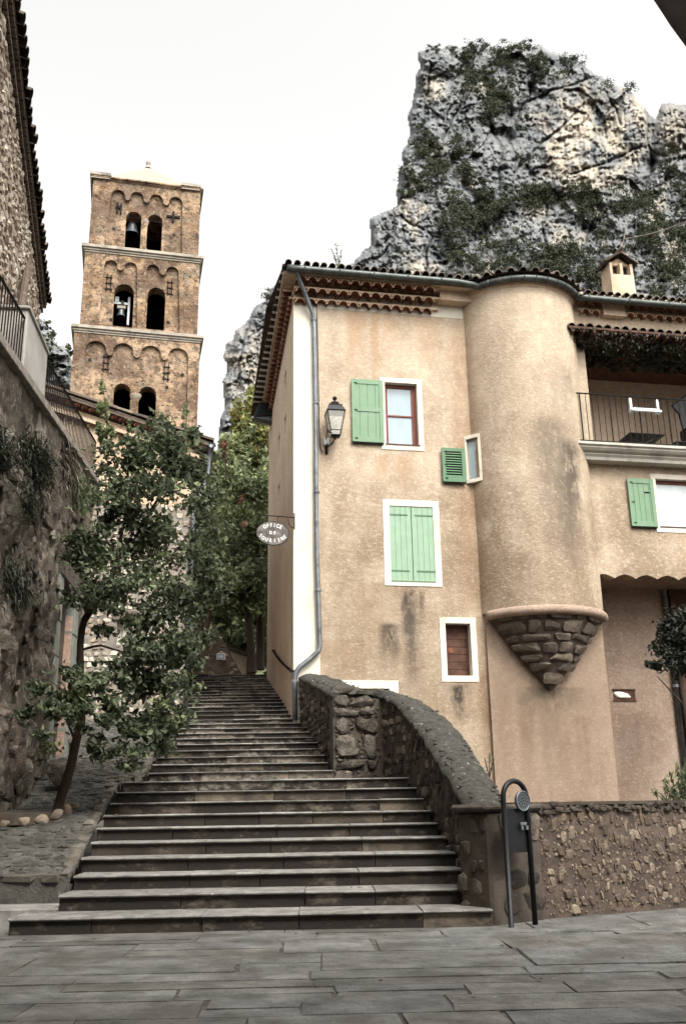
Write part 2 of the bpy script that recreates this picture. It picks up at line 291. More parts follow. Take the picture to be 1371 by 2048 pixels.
def leaves(mb,cen,size,up=.3,asp=.5,fold=.15,dirs=None):
    n=len(cen); cen=np.asarray(cen,float); d=rs.normal(size=(n,3)) if dirs is None else np.asarray(dirs)+rs.normal(size=(n,3))*.35
    d/=np.linalg.norm(d,axis=1)[:,None]+1e-9; nn=rs.normal(size=(n,3)); nn[:,2]+=up*2; sd=np.cross(d,nn); sd/=np.linalg.norm(sd,axis=1)[:,None]+1e-9; nr=np.cross(sd,d)
    sz=(size*rs.uniform(.6,1.3,n))[:,None]
    a=cen-d*sz*.5; b=cen+d*sz*.5; l=cen+sd*sz*asp*.5-nr*sz*fold-d*sz*.08; r=cen-sd*sz*asp*.5-nr*sz*fold-d*sz*.08
    v=np.stack([a,l,b,r],1).reshape(-1,3); base=len(mb.v)
    mb.v.extend(map(tuple,v.tolist())); 
    for i in range(n):
        k=base+4*i; mb.f.append([k,k+1,k+2]); mb.f.append([k,k+2,k+3])
    mb.mi.extend([mb.k]*2*n); mb.sm.extend([False]*2*n)
def clump(cen,rad,n,sub=None,shell=.55):        # uneven cloud of points: sub-clumps scattered in the volume
    sub=sub or max(3,n//45); c=rs.normal(size=(sub,3)); c/=np.linalg.norm(c,axis=1)[:,None]; c*=(rs.uniform(.25,1,(sub,1))**shell)
    w=rs.dirichlet(np.ones(sub)*1.2); idx=rs.choice(sub,n,p=w); p=c[idx]+rs.normal(size=(n,3))*.17
    return np.array(cen)+p*np.array(rad)

# ------------------------------------------------------------------ ground, paving, stairs
RS=.165
_n=[0,1,3,5,10,11,15,20,24,27,30,35]; _d=[10.63,10.62,11.85,12.95,15.62,16.5,19.6,23.5,26.0,28.2,30.3,33.8]
def dist(n): return float(np.interp(n,_n,_d))
def zof(d): return float(np.interp(d,_d,[k*RS for k in _n]))
YAW=math.radians(1.6)
def stair_pt(n,x,extra=0.,z=None):              # point of nosing n at pixel column x
    z=n*RS if z is None else z; d=dist(n)+extra; k=math.tan(YAW)
    # ray through column x at the nosing's height
    y=1613
    for _ in range(6):
        X=(x-685.5)/F*d*1.0; p=np.array([X,d+k*(X+1.),z]); c=RM.T@(p-CO); px=685.5+F*c[0]/-c[2]; X+= (x-px)/F*d; 
        for __ in range(4):
            p=np.array([X,d+k*(X+1.),z]); c=RM.T@(p-CO); px=685.5+F*c[0]/-c[2]; X+=(x-px)/F*d
    return np.array([X,d+k*(X+1.),z])
LX={1:18,2:118,3:148,4:163,5:182,6:194,7:207,8:221,9:233,10:246,11:298,12:306,13:314,14:322,15:331,16:339,17:346,18:352,19:357,20:361,21:364,22:366,23:368,24:369,25:370,26:371,27:372,28:373,29:374,30:375,31:376,32:377,33:378,34:379,35:380}
RX={1:985,2:966,3:949,4:913,5:893,6:875,7:862,8:847,9:834,10:817,11:667,12:657,13:650,14:642,15:635,16:628,17:619,18:611,19:603,20:596,21:591,22:586,23:582,24:578,25:575,26:571,27:568,28:565,29:562,30:559,31:556,32:553,33:551,34:549,35:547}
gb=MB(); gb.add([(-600,-200,-.06),(600,-200,-.06),(600,900,-.06),(-600,900,-.06)],[[0,1,2,3]])
tag(gb.build('ground','soil'),kind='structure')
# paving slabs, each a chamfered stone
pm=MB(); fp=Fr((0,0,0),2.0); y=-1.6
while y<12.9:
    h=random.choice([.42,.55,.68,.8,.95]); x=-9.5+random.uniform(0,1)
    while x<10.5:
        w=random.uniform(.6,1.9)
        parts=[(y,y+h)] if random.random()<.6 else [(y,y+h*.45),(y+h*.45,y+h)]
        for (a,b) in parts:
            zt=random.uniform(-.006,.006); g=.005; c=.006
            q=[fp.P(X,-Y,0) for X,Y in ((x+g,a+g),(x+w-g,a+g),(x+w-g,b-g),(x+g,b-g))]; sk=random.uniform(-.012,.012); r=[fp.P(X,-Y,0) for X,Y in ((x+g+c,a+g+c),(x+w-g-c,a+g+c),(x+w-g-c+sk,b-g-c),(x+g+c+sk,b-g-c))]
            j=[random.uniform(-.02,.02) for _ in range(8)]
            top=[p+np.array([j[i],j[i+4],zt+random.uniform(-.003,.003)]) for i,p in enumerate(r)]
            pm.hexa([p+np.array([0,0,-.05]) for p in q]+top)
        x+=w
    y+=h
pv=pm.build('plaza_paving','slab'); tag(pv,kind='structure')
jm=MB(); jm.add([fp.P(-9.6,1.7,-.012),fp.P(10.7,1.7,-.012),fp.P(10.7,-13.4,-.012),fp.P(-9.6,-13.4,-.012)],[[0,1,2,3]]); tag(jm.build('paving_bed','joint'),kind='structure')

st=thing('stone_staircase','wide worn stone staircase with blackened risers climbing from the plaza','staircase',stair_pt(1,500,z=0))
for n in range(1,36):
    mb=MB(); L=stair_pt(n,LX[n]); R_=stair_pt(n,RX[n]); 
    d1=(dist(min(n+1,35))-dist(n)) if n<35 else 3.0
    u=(R_-L); Ln=np.linalg.norm(u[:2]); u=u/Ln; bk=np.array([-u[1],u[0],0]); z1=n*RS; z0=z1-RS
    if n>1: pass
    x=0.; first=True
    while x<Ln-1e-6:
        w=random.uniform(.75,1.5) if n<14 else random.uniform(.6,1.3)
        if Ln-(x+w)<.45: w=Ln-x
        g=.004; a=L+u*(x+g); b=L+u*(x+w-g); zj=random.uniform(-.006,.006); fj=random.uniform(-.012,.012)
        # riser stone
        mb.k=0; zt=z1-(.032 if n<8 else .026); f0=bk*(.02+fj)
        lo=[a+f0,b+f0,b+bk*.4,a+bk*.4]
        mb.hexa([np.array([p[0],p[1],z0-.02]) for p in lo]+[np.array([p[0],p[1],zt]) for p in lo])
        # rounded tread stone, overhanging
        mb.k=1; prof=[(-.012,zt+.001),(-.026,zt+.012),(-.028,zt+(.020 if n<8 else .015)),(-.016,z1-.004+zj),(.012,z1+zj),(d1+.05,z1+zj*.5),(d1+.05,zt+.001)]
        m=len(prof); vs=[]
        for e in (a,b):
            for (o,z) in prof: 
                q=e+bk*(o+fj*(o<.1)); wob=.006*mnoise.noise(Vector((q[0]*5,q[1]*5,z*3))) ; vs.append((q[0],q[1],z+wob))
        mb.add(vs,[[i,(i+1)%m,m+(i+1)%m,m+i] for i in range(m)]+[list(range(m)),[m+i for i in range(m)]])
        x+=w
    mb.build('step',['riser' if n<10 else 'riser_upper','nosing'],st,bevel=.004)
# platform step at the far left and cobbled ramp
lp=MB(); A=stair_pt(2,-260); B=stair_pt(2,112)
for (x0,x1) in ((-260,-120),(-120,0),(0,112)):
    a=stair_pt(1,x0,extra=.55,z=.20); b=stair_pt(1,x1,extra=.55,z=.20); a2=a+np.array([0,2.2,0]); b2=b+np.array([0,2.2,0])
    lp.hexa([np.array([p[0],p[1],-.05]) for p in (a,b,b2,a2)]+[a,b,b2,a2])
lpo=lp.build('landing_step',['nosing'],bevel=.01); tag(lpo,kind='structure')
rm=MB(); kb=MB(); 
def ledge(n): return stair_pt(n,LX[n]-6)
def left_ledge_x(d):
    n=float(np.interp(d,_d,_n)); k=int(n); k=min(max(k,2),34); t=n-k; a=ledge(k)[0]; b=ledge(k+1)[0]; return a+(b-a)*t
def wallx(d): return -4.55-.105*(d-11)-.35
D0=11.75
# base of the ramp
rb=MB(); N=40; vs=[]
for i in range(N+1):
    d=D0+(25.5-D0)*i/N; z=zof(d)+.03
    for X in (-8.5,left_ledge_x(d)): vs+= [(X,d,z-.018)]
for i in range(N+1): pass
fs=[[2*i,2*i+1,2*i+3,2*i+2] for i in range(N)]; b0=len(vs); vs+=[(-8.5,D0,-.05),(vs[1][0],D0,-.05)]; fs.append([0,1,b0+1,b0])
rb.add(vs,fs); tag(rb.build('ramp_bed','cobble'),kind='structure')
d=D0+.06
while d<24.5:
    dd=random.uniform(.09,.15); X=left_ledge_x(d)-.16; xl=max(wallx(d)-.3,-8.)
    while X>xl:
        w=random.uniform(.10,.26); z=zof(d)+.03
        sl=(zof(d+.3)-zof(d))/.3
        rm.blob((X-w/2,d+random.uniform(-.03,.03),z-.032),(w/2*1.06,random.uniform(-.02,.02),0),(0,dd/2*1.0,dd/2*sl),(0,0,random.uniform(.036,.05)),.38,.12,lo=True); X-=w
    d+=dd
ro=rm.build('cobbled_ramp','cobble'); tag(ro,kind='structure')
for i in range(48):
    a=.0+i*.29; d=D0-.02+a
    if d>24.5: break
    X=left_ledge_x(d); X2=left_ledge_x(d+.28); z=zof(d); z2=zof(d+.28)
    if abs(X2-X)>.25: X2=X
    kb.blob(((X+X2)/2-.08,d+.14,(z+z2)/2-.02),(.085,0,0),((X2-X)/2,.145,(z2-z)/2),(0,0,.10),.35,.07,lo=True)
# front face stones of the ramp
X=left_ledge_x(D0)-.1
while X>-7.5:
    w=random.uniform(.2,.5); kb.blob((X-w/2,D0+.03,.47),(w/2,0,0),(0,.10,0),(0,0,.055),.4,.08,lo=True); X-=w
tag(kb.build('kerb','kerb_stone'),kind='structure')
rf=MB(); X=left_ledge_x(D0)-.05
while X>-7.5:
    w=random.uniform(.35,.8); rf.blob((X-w/2,D0+.10,.22),(w/2*1.1,0,0),(0,.12,0),(0,0,.24),.35,.06,lo=True); X-=w
tag(rf.build('ramp_edge_wall','mortar_dark'),kind='structure')

# ------------------------------------------------------------------ rubble helper
def rubble(mb,P,N,s0,s1,z0,z1,size,fill=1.,top=None,prot=.05,asp=1.5,bot=None,lo=True,box=.5,jit=.12,skip=None,jz=.15):
    z=z0
    while z<z1:
        h=size*random.uniform(.65,1.3); s=s0+random.uniform(0,size)
        while s<s1:
            w=size*asp*random.uniform(.5,1.4); cz=z+h/2+random.uniform(-jz,jz)*h; cs=s+w/2
            ok=random.random()<fill and (top is None or cz+h*.45<top(cs)) and (bot is None or cz>bot(cs)) and cs+w*.3<s1+.05 and not (skip and skip(cs,cz))
            if ok:
                c=P(cs,cz); a=(P(cs+.01,cz)-P(cs-.01,cz))/.02; n=N(cs); k=random.uniform(.86,.99)
                th=random.uniform(-.2,.2)*fill; az=np.array([0,0,1.])
                mb.blob(c-n*prot*.2,a*w/2*k,n*random.uniform(prot*.7,prot*1.5),(az+a*th)*h/2*k,box,jit,lo=lo)
            s+=w
        z+=h

# ------------------------------------------------------------------ right garden wall, pillar, parapets
pw=thing('parapet_wall','dark rubble parapet with lichened coping climbing along the right of the steps','wall',(1.8,10.9,0))
IN=[(1.56,11.0,1.26),(1.62,11.6,1.36),(1.55,12.6,1.72),(1.46,13.6,2.16),(1.30,15.0,2.62),(1.05,16.3,3.0),(.70,16.9,3.25)]
# refine through pixels: inner top edge of the coping
pts_in=[(940,1622,11.0),(915,1590,11.9),(893,1556,12.7),(862,1508,13.8),(840,1472,14.7),(815,1442,15.6),(785,1412,16.4),(757,1394,17.0),(735,1388,17.6)]
pts_out=[(1012,1614,11.15),(1003,1583,12.1),(975,1541,12.9),(948,1500,14.0),(925,1462,14.9),(895,1428,15.8),(848,1395,16.7),(800,1385,17.4),(775,1380,18.0)]
def resamp(pl,m):
    pl=[np.array(p,float) for p in pl]; L=[0]
    for i in range(1,len(pl)): L.append(L[-1]+np.linalg.norm(pl[i]-pl[i-1]))
    return [np.array([np.interp(t,L,[p[k] for p in pl]) for k in range(3)]) for t in np.linspace(0,L[-1],m)]
def sweepwall(root,inn,out,stonemat,mname,cthick=.09,size=.2,seed=1):
    inn=[atd(*p) for p in inn]; out=[atd(*p) for p in out]; m=26; inn=resamp(inn,m); out=resamp(out,m)
    for i in range(m): zz=(inn[i][2]+out[i][2])/2; inn[i][2]=zz; out[i][2]=zz
    body=MB(); vs=[]
    for a,b in zip(inn,out):
        e=(b-a); e/=np.linalg.norm(e[:2]); a2=a+e*.05; b2=b-e*.05
        vs+=[(a2[0],a2[1],-.1),(b2[0],b2[1],-.1),(b2[0],b2[1],b[2]-cthick),(a2[0],a2[1],a[2]-cthick)]
    fs=[[4*i+j,4*i+(j+1)%4,4*i+4+(j+1)%4,4*i+4+j] for i in range(m-1) for j in range(4)]+[[0,1,2,3],[4*m-4+j for j in range(4)]]
    body.add(vs,fs); body.build(mname,'mortar_dark',root)
    # coping: rounded top, bumpy
    cp=MB(); K=9; M2=110; inn2=resamp(inn,M2); out2=resamp(out,M2); vs=[]
    for i,(a,b) in enumerate(zip(inn2,out2)):
        prof=[(0,-cthick)]+[(t,-cthick*.35+cthick*1.0*math.sin(PI*min(max(t*1.,0),1))**.5) for t in np.linspace(0,1,K)]+[(1,-cthick)]
        for t,h in prof:
            p=a+(b-a)*t; q=Vector((p[0]*6,p[1]*6,p[2]*6)); nz=mnoise.noise(q)*.035+mnoise.noise(q*3)*.018; vs.append((p[0]+nz*.6,p[1]+nz*.5,p[2]+h+nz))
    k=K+2; fs=[[i*k+j,i*k+(j+1)%k,(i+1)*k+(j+1)%k,(i+1)*k+j] for i in range(M2-1) for j in range(k)]+[list(range(k)),[(M2-1)*k+j for j in range(k)]]
    cp.smooth=True; cp.add(vs,fs)
    for i in range(150):                            # loose flat stones bedded in the coping
        q=random.randrange(2,M2-3); t=random.uniform(.08,.92); p=inn2[q]+(out2[q]-inn2[q])*t; dr=inn2[q+1]-inn2[q]; dr/=np.linalg.norm(dr); sd=(out2[q]-inn2[q]); sd/=np.linalg.norm(sd); r=random.uniform(.015,.04)
        cp.blob(p+np.array([0,0,cthick*.50]),sd*r*1.2,dr*r,np.array([0,0,.016]),.7,.15,lo=True)
    cp.build('coping','coping_grey',root)
    # stones of the inner face
    L=[0]
    for i in range(1,m): L.append(L[-1]+np.linalg.norm((inn[i]-inn[i-1])[:2]))
    def P(s,z): return np.array([np.interp(s,L,[p[0] for p in inn]),np.interp(s,L,[p[1] for p in inn]),z])
    def N(s):
        a=P(max(s-.1,0),0); b=P(s+.1,0); t=b-a; t/=np.linalg.norm(t)+1e-9; n=np.array([-t[1],t[0],0]); e=out[0]-inn[0]; return n if np.dot(n,e)<0 else -n
    def Pi(s,z): return P(s,z)-N(s)*.05
    fc=MB(); rubble(fc,Pi,N,0,L[-1],0,max(p[2] for p in inn),size,.92,top=lambda s:np.interp(s,L,[p[2] for p in inn])-cthick*.6,prot=.06,asp=1.15,bot=lambda s: zof(P(s,0)[1])-.25)
    fc.build('rubble_face',stonemat,root,smooth=False)
    return inn,out,P,N,L
i1=sweepwall(pw,pts_in,pts_out,'stone_parapet','wall_core',size=.17)
# pillar at the foot
pA=atz(986,1851,0); pB=atz(1092,1839,0); fpil=Fr(tuple(pA),math.degrees(math.atan2(pB[1]-pA[1],pB[0]-pA[0]))); wp=np.linalg.norm(pB-pA)
pl=MB(); pl.box(fpil,0,wp,-.5,0,-.1,1.14); pl.build('pillar','mortar_dark',pw,bevel=.03)
ps=MB(); rubble(ps,lambda s,z:fpil.P(s,0,z),lambda s:fpil.n,-.02,wp,0.05,1.1,.3,.8,prot=.03,asp=1.2,lo=False); rubble(ps,lambda s,z:fpil.P(-.0,-s,z),lambda s:-fpil.u,0,.5,.05,1.1,.2,.8,prot=.03,asp=1.2); ps.build('pillar_stone','stone_parapet',pw,smooth=False)
pc=MB(); pc.box(fpil,-.06,wp+.03,-.55,.04,1.14,1.22); pc.build('pillar_cap','mortar_dark',pw,bevel=.03)
# upper parapet
up=thing('upper_parapet','rubble parapet from the stone end face up to the tan house corner','wall',tuple(atd(710,1550,16.9)*np.array([1,1,0])))
u_in=[(672,1394,16.95),(655,1383,18.2),(638,1372,19.6),(620,1362,21.2),(604,1355,22.6),(596,1351,23.3)]
u_out=[(752,1391,17.1),(735,1384,18.3),(712,1376,19.8),(690,1367,21.3),(668,1359,22.7),(655,1355,23.5)]
i2=sweepwall(up,u_in,u_out,'stone_parapet','wall_core',size=.17)
ef=MB(); a=atd(667,1545,16.85); b=atd(757,1545,16.95); fe=Fr((a[0],a[1],0),math.degrees(math.atan2(b[1]-a[1],b[0]-a[0]))); we=np.linalg.norm((b-a)[:2]); zt=i2[0][0][2]
ef.box(fe,0,we+.35,-.6,-.02,1.4,zt-.06); ef.build('end_face','mortar_dark',up)
es=MB(); rubble(es,lambda s,z:fe.P(s,-.015,z),lambda s:fe.n,0,we,1.5,zt-.1,.07,.8,prot=.03,asp=1.4,jit=.3); z=1.55
for (h,ws) in ((.26,(.5,.5)),(.2,(.7,.3)),(.42,(.62,.38)),(.3,(.4,.6)),(.16,(.55,.45)),(.22,(.35,.65)),(.12,(.5,.5))):
    s=0
    for w in ws:
        ww=w*we; es.blob(fe.P(s+ww/2,.0,z+h/2),fe.u*ww/2*.98,fe.n*.06,np.array([0,0,h/2*1.0]),.4,.3); s+=ww
    z+=h
es.build('face_stone','stone_face',up,smooth=False)
# garden wall right
gA=atz(1090,1839,0); gB=atz(1371,1815,0); dirn=(gB-gA)/np.linalg.norm(gB-gA); fg=Fr(tuple(gA),math.degrees(math.atan2(dirn[1],dirn[0])))
gw=thing('garden_wall','low mortared wall of brown mortar and knobbly pale stones right of the bollard','wall',tuple(gA))
g1=MB(); g1.box(fg,-.05,6.5,-.45,-.03,-.1,1.2); g1.build('wall_core','mortar_pink',gw)
g2=MB(); rubble(g2,lambda s,z:fg.P(s,-.03,z),lambda s:fg.n,0,6.4,.03,1.10,.15,.62,prot=.035,asp=.8,box=.6,jit=.3,jz=.6); rubble(g2,lambda s,z:fg.P(s,-.035,z),lambda s:fg.n,0,6.4,.03,1.12,0.06,.75,prot=.022,asp=1.0,box=.7,jit=.3,jz=.8); rubble(g2,lambda s,z:fg.P(s,-.03,z),lambda s:fg.n,0,6.4,.1,1.0,.17,.16,prot=.035,asp=.6,box=.7,jit=.3,jz=.7); g2.build('rubble_face','stone_warm',gw,smooth=False)
g3=MB(); g3.box(fg,-.07,6.5,-.5,.0,1.2,1.235)
for i in range(220): s=random.uniform(0,6.4); g3.blob(fg.P(s,random.uniform(-.03,.0),1.19+random.uniform(-.07,.03)),fg.u*random.uniform(.04,.09),fg.n*.03,np.array([0,0,.035]),.7,.2,lo=True)
g3.build('coping','mortar_dark',gw)
gg=MB(); gg.add([tuple(fg.P(-.2,-.5,.85)),tuple(fg.P(6.5,-.5,.85)),(12,17,.85),(14,30,.95),(1.9,30,.95)],[[0,1,2,3,4]])
tag(gg.build('garden_ground','soil'),kind='structure')

# ------------------------------------------------------------------ arched bollard with grille
b0=atz(1036,1853,0); bl=thing('arched_bollard','black metal hoop bollard with round perforated disc in front of the dark pillar','bollard',tuple(b0))
fb=Fr((b0[0],b0[1],0),math.degrees(math.atan2(pB[1]-pA[1],pB[0]-pA[0]))); sa,_=fb.px(1012,1700); sb,_=fb.px(1059,1700); _,zt=fb.px(1036,1562); r=(sb-sa)/2; cx=(sa+sb)/2
hp=[fb.P(sa,0,0)]+[fb.P(a,0,b) for a,b in reversed(arc(cx,zt-r,r,0,PI,16))]+[fb.P(sb,0,0)]
h=MB(); h.tube(hp,.029,10); h.build('hoop','iron',bl,smooth=True)
sd,zd=fb.px(1041,1602); dk=MB(); rd=.10
dk.prism(fb,arc(sd,zd,rd,0,2*PI,28)[:-1],.0,.03); dk.build('disc','bronze',bl)
rg=MB(); rg.tube([fb.P(a,.03,b) for a,b in arc(sd,zd,rd,0,2*PI,28)],.009,6,cap=False); rg.build('disc_rim','zinc',bl,smooth=True)
ho=MB()
for ring,(rr,k) in enumerate(((0,1),(.032,6),(.064,12))):
    for i in range(k): t=2*PI*i/k+.2*ring; ho.prism(fb,arc(sd+rr*math.cos(t),zd+rr*math.sin(t),.0085,0,2*PI,8)[:-1],.029,.0325)
ho.build('perforation','interior_dark',bl)
pn=MB(); pn.box(fb,sa,sb,-.03,-.012,fb.px(1036,1705)[1],zd-rd*.75); pn.build('panel','iron',bl,bevel=.004)
kn=MB()
for dx in (-.03,.04): kn.box(fb,sd+dx-.018,sd+dx+.018,.012,.03,zd-.30,zd-.255)
kn.box(fb,sd-.05,sd+.045,.012,.022,zd-.25,zd-.22); kn.build('latch','zinc',bl,bevel=.003)

# ------------------------------------------------------------------ the tan house
FF=Fr((-1.28,23.37,0),10.5)
hs=thing('stucco_house','tall tan stucco house with round turret, green shutters and tiled eaves','house',FF.P(0,0,0))
def pr(x0,y0,x1,y1,o=0.): a=FF.px(x0,y0,o); b=FF.px(x1,y1,o); return a[0],b[0],b[1],a[1]
w1=pr(768,764,838,893); w2=pr(777,1011,871,1163); w4=pr(889,1246,945,1352); w5=pr(703,1377,779,1420)
TS,TO,TR=6.63,-.52,1.77
wl=MB(); wl.wall(FF,rect(0,5.3,-.3,15.3),[rect(*w1),rect(*w2),rect(*w4),rect(w5[0],w5[1],3.2,FF.px(740,1376)[1])],0,.35,hd=.30)
wl.build('front_wall','stucco_tan',hs)
lw=MB(); lw.box(FF,5.0,8.22,-1.9,.10,-.3,6.2); lw.build('turret_base_wall','stucco_base_shaded',hs)
rec=MB(); rec.box(FF,8.0,15,-2.2,-1.6,-.3,7.3); rec.build('recessed_wall','stucco_rose',hs)
# right upper wall with window and scalloped lower edge
RO_=.3; w3=pr(1308,957,1400,1058,RO_); opz0=FF.px(1200,885,RO_)[1]; ops=8.42
sc=[]; zb=7.06; s=8.0
while s<15:
    sc+= [(s+.62*t,zb-.10+.11*math.sin(PI*t)) for t in (0,.12,.25,.4,.5,.6,.75,.88)]; s+=.62
rw=MB(); rw.wall(FF,[(15.2,15.2),(7.6,15.2),(7.6,zb)]+sc+[(15.2,zb)],[rect(*w3),[(ops,opz0+.05),(15.0,opz0+.05),(15.0,14.02),(ops,14.02)]],RO_,.3,hd=.3)
rw.build('upper_wall','stucco_tan',hs)
fl=MB(); fl.box(FF,7.8,15.2,-2.2,.02,7.12,7.4); fl.build('overhang_soffit','stucco_rose',hs)
lg=MB(); lg.box(FF,7.9,15.2,-2.6,-2.2,10.6,15.2); lg.box(FF,8.0,8.40,-2.2,.0,10.8,15.0); lg.build('loggia_wall','stucco_side',hs)
lf=MB(); lf.box(FF,7.9,15.2,-2.25,.0,10.55,opz0+.02); lf.build('loggia_floor','cream_stone',hs)
lc=MB(); lc.box(FF,8.0,15.2,-2.3,.0,14.06,14.2); lc.build('loggia_ceiling','dark_board',hs)
# side wall along the steps
A2=98.7-180; FS=Fr((-1.28,23.37,0),A2)
def s_px(x,y,o=0): return FS.px(x,y,o)
sl=[]
for (x0,y0,x1,y1) in ((573,590,577,640),(563,610,567,650),(570,655,575,700),(561,690,565,740),(568,745,572,790)): pass
def slit(s,z,w,h): return [(s,z),(s+w,z),(s+w,z+h),(s,z+h)]
sw=MB(); sw.wall(FS,rect(-9.2,0,-.3,15.4),[slit(-2.9,13.3,.5,.55),slit(-2.9,11.9,.5,.5),slit(-5.2,12.1,.6,.6),slit(-5.2,10.4,.6,.6)],0,.35,hd=.3); sw.build('side_wall','stucco_side',hs)
bk=MB(); bk.box(FF,.3,15,-9.6,-9.2,-.3,15.4); bk.box(FF,14.8,15.2,-9.5,-.3,-.3,15.3); bk.build('rear_wall','stucco_side',hs)
ind=MB(); ind.box(FF,.4,5.2,-1.6,-1.4,0,15); ind.box(FF,8.6,14.9,-3.0,-2.9,0,10.5); ind.build('interior','interior_dark',hs)
# whitewashed corner strip
q=MB(); q.box(FF,-.012,.66,-.05,.012,3.0,FF.px(636,614)[1]); q.box(FF,.66,4.9,-.05,.010,FF.px(700,621)[1],15.2); q.build('corner_strip','quoin_white',hs)
# turret
def tpt(a,r,z): return FF.P(TS+r*math.cos(a),TO+r*math.sin(a),z)      # a=pi/2 points to the viewer
tw_a0,tw_a1=math.radians(152),math.radians(171)
tz0,tz1=FF.px(945,962,.2)[1],FF.px(945,878,.2)[1]
tm=MB(); nA=72; zs=sorted(set([5.95,15.35,tz0,tz1]+list(np.linspace(6.5,15,18)))); angs=sorted(set([math.radians(a) for a in np.linspace(-40,220,nA)]+[tw_a0,tw_a1]))
vs=[];
for z in zs:
    for a in angs:
        k=.0
        vs.append(tpt(a,TR+.012*mnoise.noise(Vector((a*3,z*.8,1))),z))
m=len(angs); fs=[]
for i in range(len(zs)-1):
    for j in range(m-1):
        fs.append([i*m+j,i*m+j+1,(i+1)*m+j+1,(i+1)*m+j])
tm.smooth=True; tm.add(vs,fs); tu=tm.build('turret_wall','stucco_tan',hs)
# small window set across the corner between wall and turret
A_=FF.px(931,930,.03)[0]; B_=tpt(math.radians(151),TR+.02,0); A3=FF.P(A_,.03,0); dB=B_-A3; FW=Fr((A3[0],A3[1],0),math.degrees(math.atan2(dB[1],dB[0]))); wW=float(np.linalg.norm(dB[:2])); tz0=FW.px(952,956)[1]; tz1=FW.px(952,874)[1]
TWIN=(FW,wW,tz0,tz1)
# turret foot: ring moulding and stone corbel
rg=MB(); rg.smooth=True
ring=[tpt(math.radians(a),TR-.01,5.88) for a in np.linspace(26,154,40)]; rg.tube(ring,.125,12); rg.build('ring_moulding','stucco_rose',hs)
cb=MB(); apx=FF.P(6.62,.12,3.95); K=26; top=[tpt(math.radians(a),TR-.06,5.85) for a in np.linspace(24,156,K)]; rows=12; vs=[]
apx2=FF.P(6.62,.16,3.93)
for i in range(rows+1):
    t=i/rows; tt=.04+.96*t
    for j,p in enumerate(top): 
        e=apx2+(p-apx2)*tt; d=(p-FF.P(6.62,.1,5.85)); vs.append(e+ d*.10*math.sin(PI*t)*.5)
cb.add(vs,[[i*K+j,i*K+j+1,(i+1)*K+j+1,(i+1)*K+j] for i in range(rows) for j in range(K-1)]+[[j for j in range(K)]]); cbo=cb.build('corbel','mortar_pink',hs)
cs=MB()
zz=.10
while zz<.93:
    hh=random.uniform(.10,.17); j=0.
    wN=max(1,int(round(7.5*(zz+hh/2)))); wd=[random.uniform(.6,1.4) for _ in range(wN)]; sw_=sum(wd)
    for w in wd:
        fr=w/sw_; c=j+fr/2; j+=fr; tt=zz+hh/2
        def cp_(c,t): 
            x=c*(K-1); k0=min(int(x),K-2); p=top[k0]+(top[k0+1]-top[k0])*(x-k0); e=apx2+(p-apx2)*t; return e+(p-FF.P(6.62,.1,5.85))*.05*math.sin(PI*t)
        p=cp_(c,tt); ax=(cp_(min(c+.02,1),tt)-cp_(max(c-.02,0),tt)); ax=ax/np.linalg.norm(ax); ay=cp_(c,tt+.02)-cp_(c,tt-.02); ay/=np.linalg.norm(ay); nn=np.cross(ax,ay); nn/=np.linalg.norm(nn)
        if np.dot(nn,FF.n)<0: nn=-nn
        wl_=np.linalg.norm(cp_(min(c+fr/2,1),tt)-cp_(max(c-fr/2,0),tt))
        cs.blob(p+nn*.02,ax*wl_*.46,ay*hh*2.0*.49,nn*.05,.4,.13)
    zz+=hh
cs.build('corbel_stone','corbel_stone',hs,smooth=False)
# eaves: genoise of three rows of half round tiles
def genoise(fr,s0,s1,rows,name,parent,sp=.305,soff=0.):
    tb=MB(); mm=MB()
    for (z,o,r) in rows:
        k=0; s=s0+soff*(k%2)+r
        while s<s1-r*.5:
            tb.halftile(fr.P(s+random.uniform(-.012,.012),o-.30,z+random.uniform(-.01,.01)),fr.n+np.array([0,0,-.06]),(0,0,1),r*random.uniform(.93,1.03),.30,r*random.uniform(.97,1.07),th=.026,n=8,rim=1); s+=sp
        mm.box(fr,s0-.02,s1,o-.45,o-.07,z+r*.80,z+r+.035)
    g=tb.build(name,['terracotta','genoise_lit_rim'],parent); mm.build('mortar_course','stucco_cream',g); return g
rowsL=[(FF.px(640,605,.20)[1]-.0,.20,.135),(FF.px(640,588,.38)[1],.38,.135),(FF.px(640,570,.56)[1],.56,.135)]
z3=rowsL[2][0]+.13; rowsL=[(z3-.48,.20,.145),(z3-.24,.38,.145),(z3,.56,.145)]
genoise(FF,.0,4.15,rowsL,'eave_tiles',hs)
sf=MB(); sf.box(FF,4.15,5.3,-.1,.35,z3-.15,z3+.26); sf.box(FF,-.1,5.2,.0,.58,z3+.15,z3+.20); sf.build('eave_soffit','stucco_cream',hs)
zR=FF.px(1250,612,.7)[1]+.06; rowsR=[(zR-.25,.50,.14),(zR,.68,.14)]
genoise(FF,8.35,9.05,rowsR,'eave_tiles',hs); genoise(FF,9.75,15.2,rowsR,'eave_tiles',hs)
sf=MB(); sf.box(FF,7.9,15.2,.0,.72,zR+.19,zR+.28); sf.box(FF,9.05,9.75,.0,.5,zR-.28,zR+.2); sf.build('eave_soffit','stucco_side',hs)
genoise(FS,-9.2,.0,[(z3-.25,.12,.13),(z3,.28,.13)],'side_eave_tiles',hs)
sf=MB(); sf.box(FS,-9.3,.5,-.3,.34,z3+.18,z3+.27); sf.build('side_soffit','stucco_side',hs)
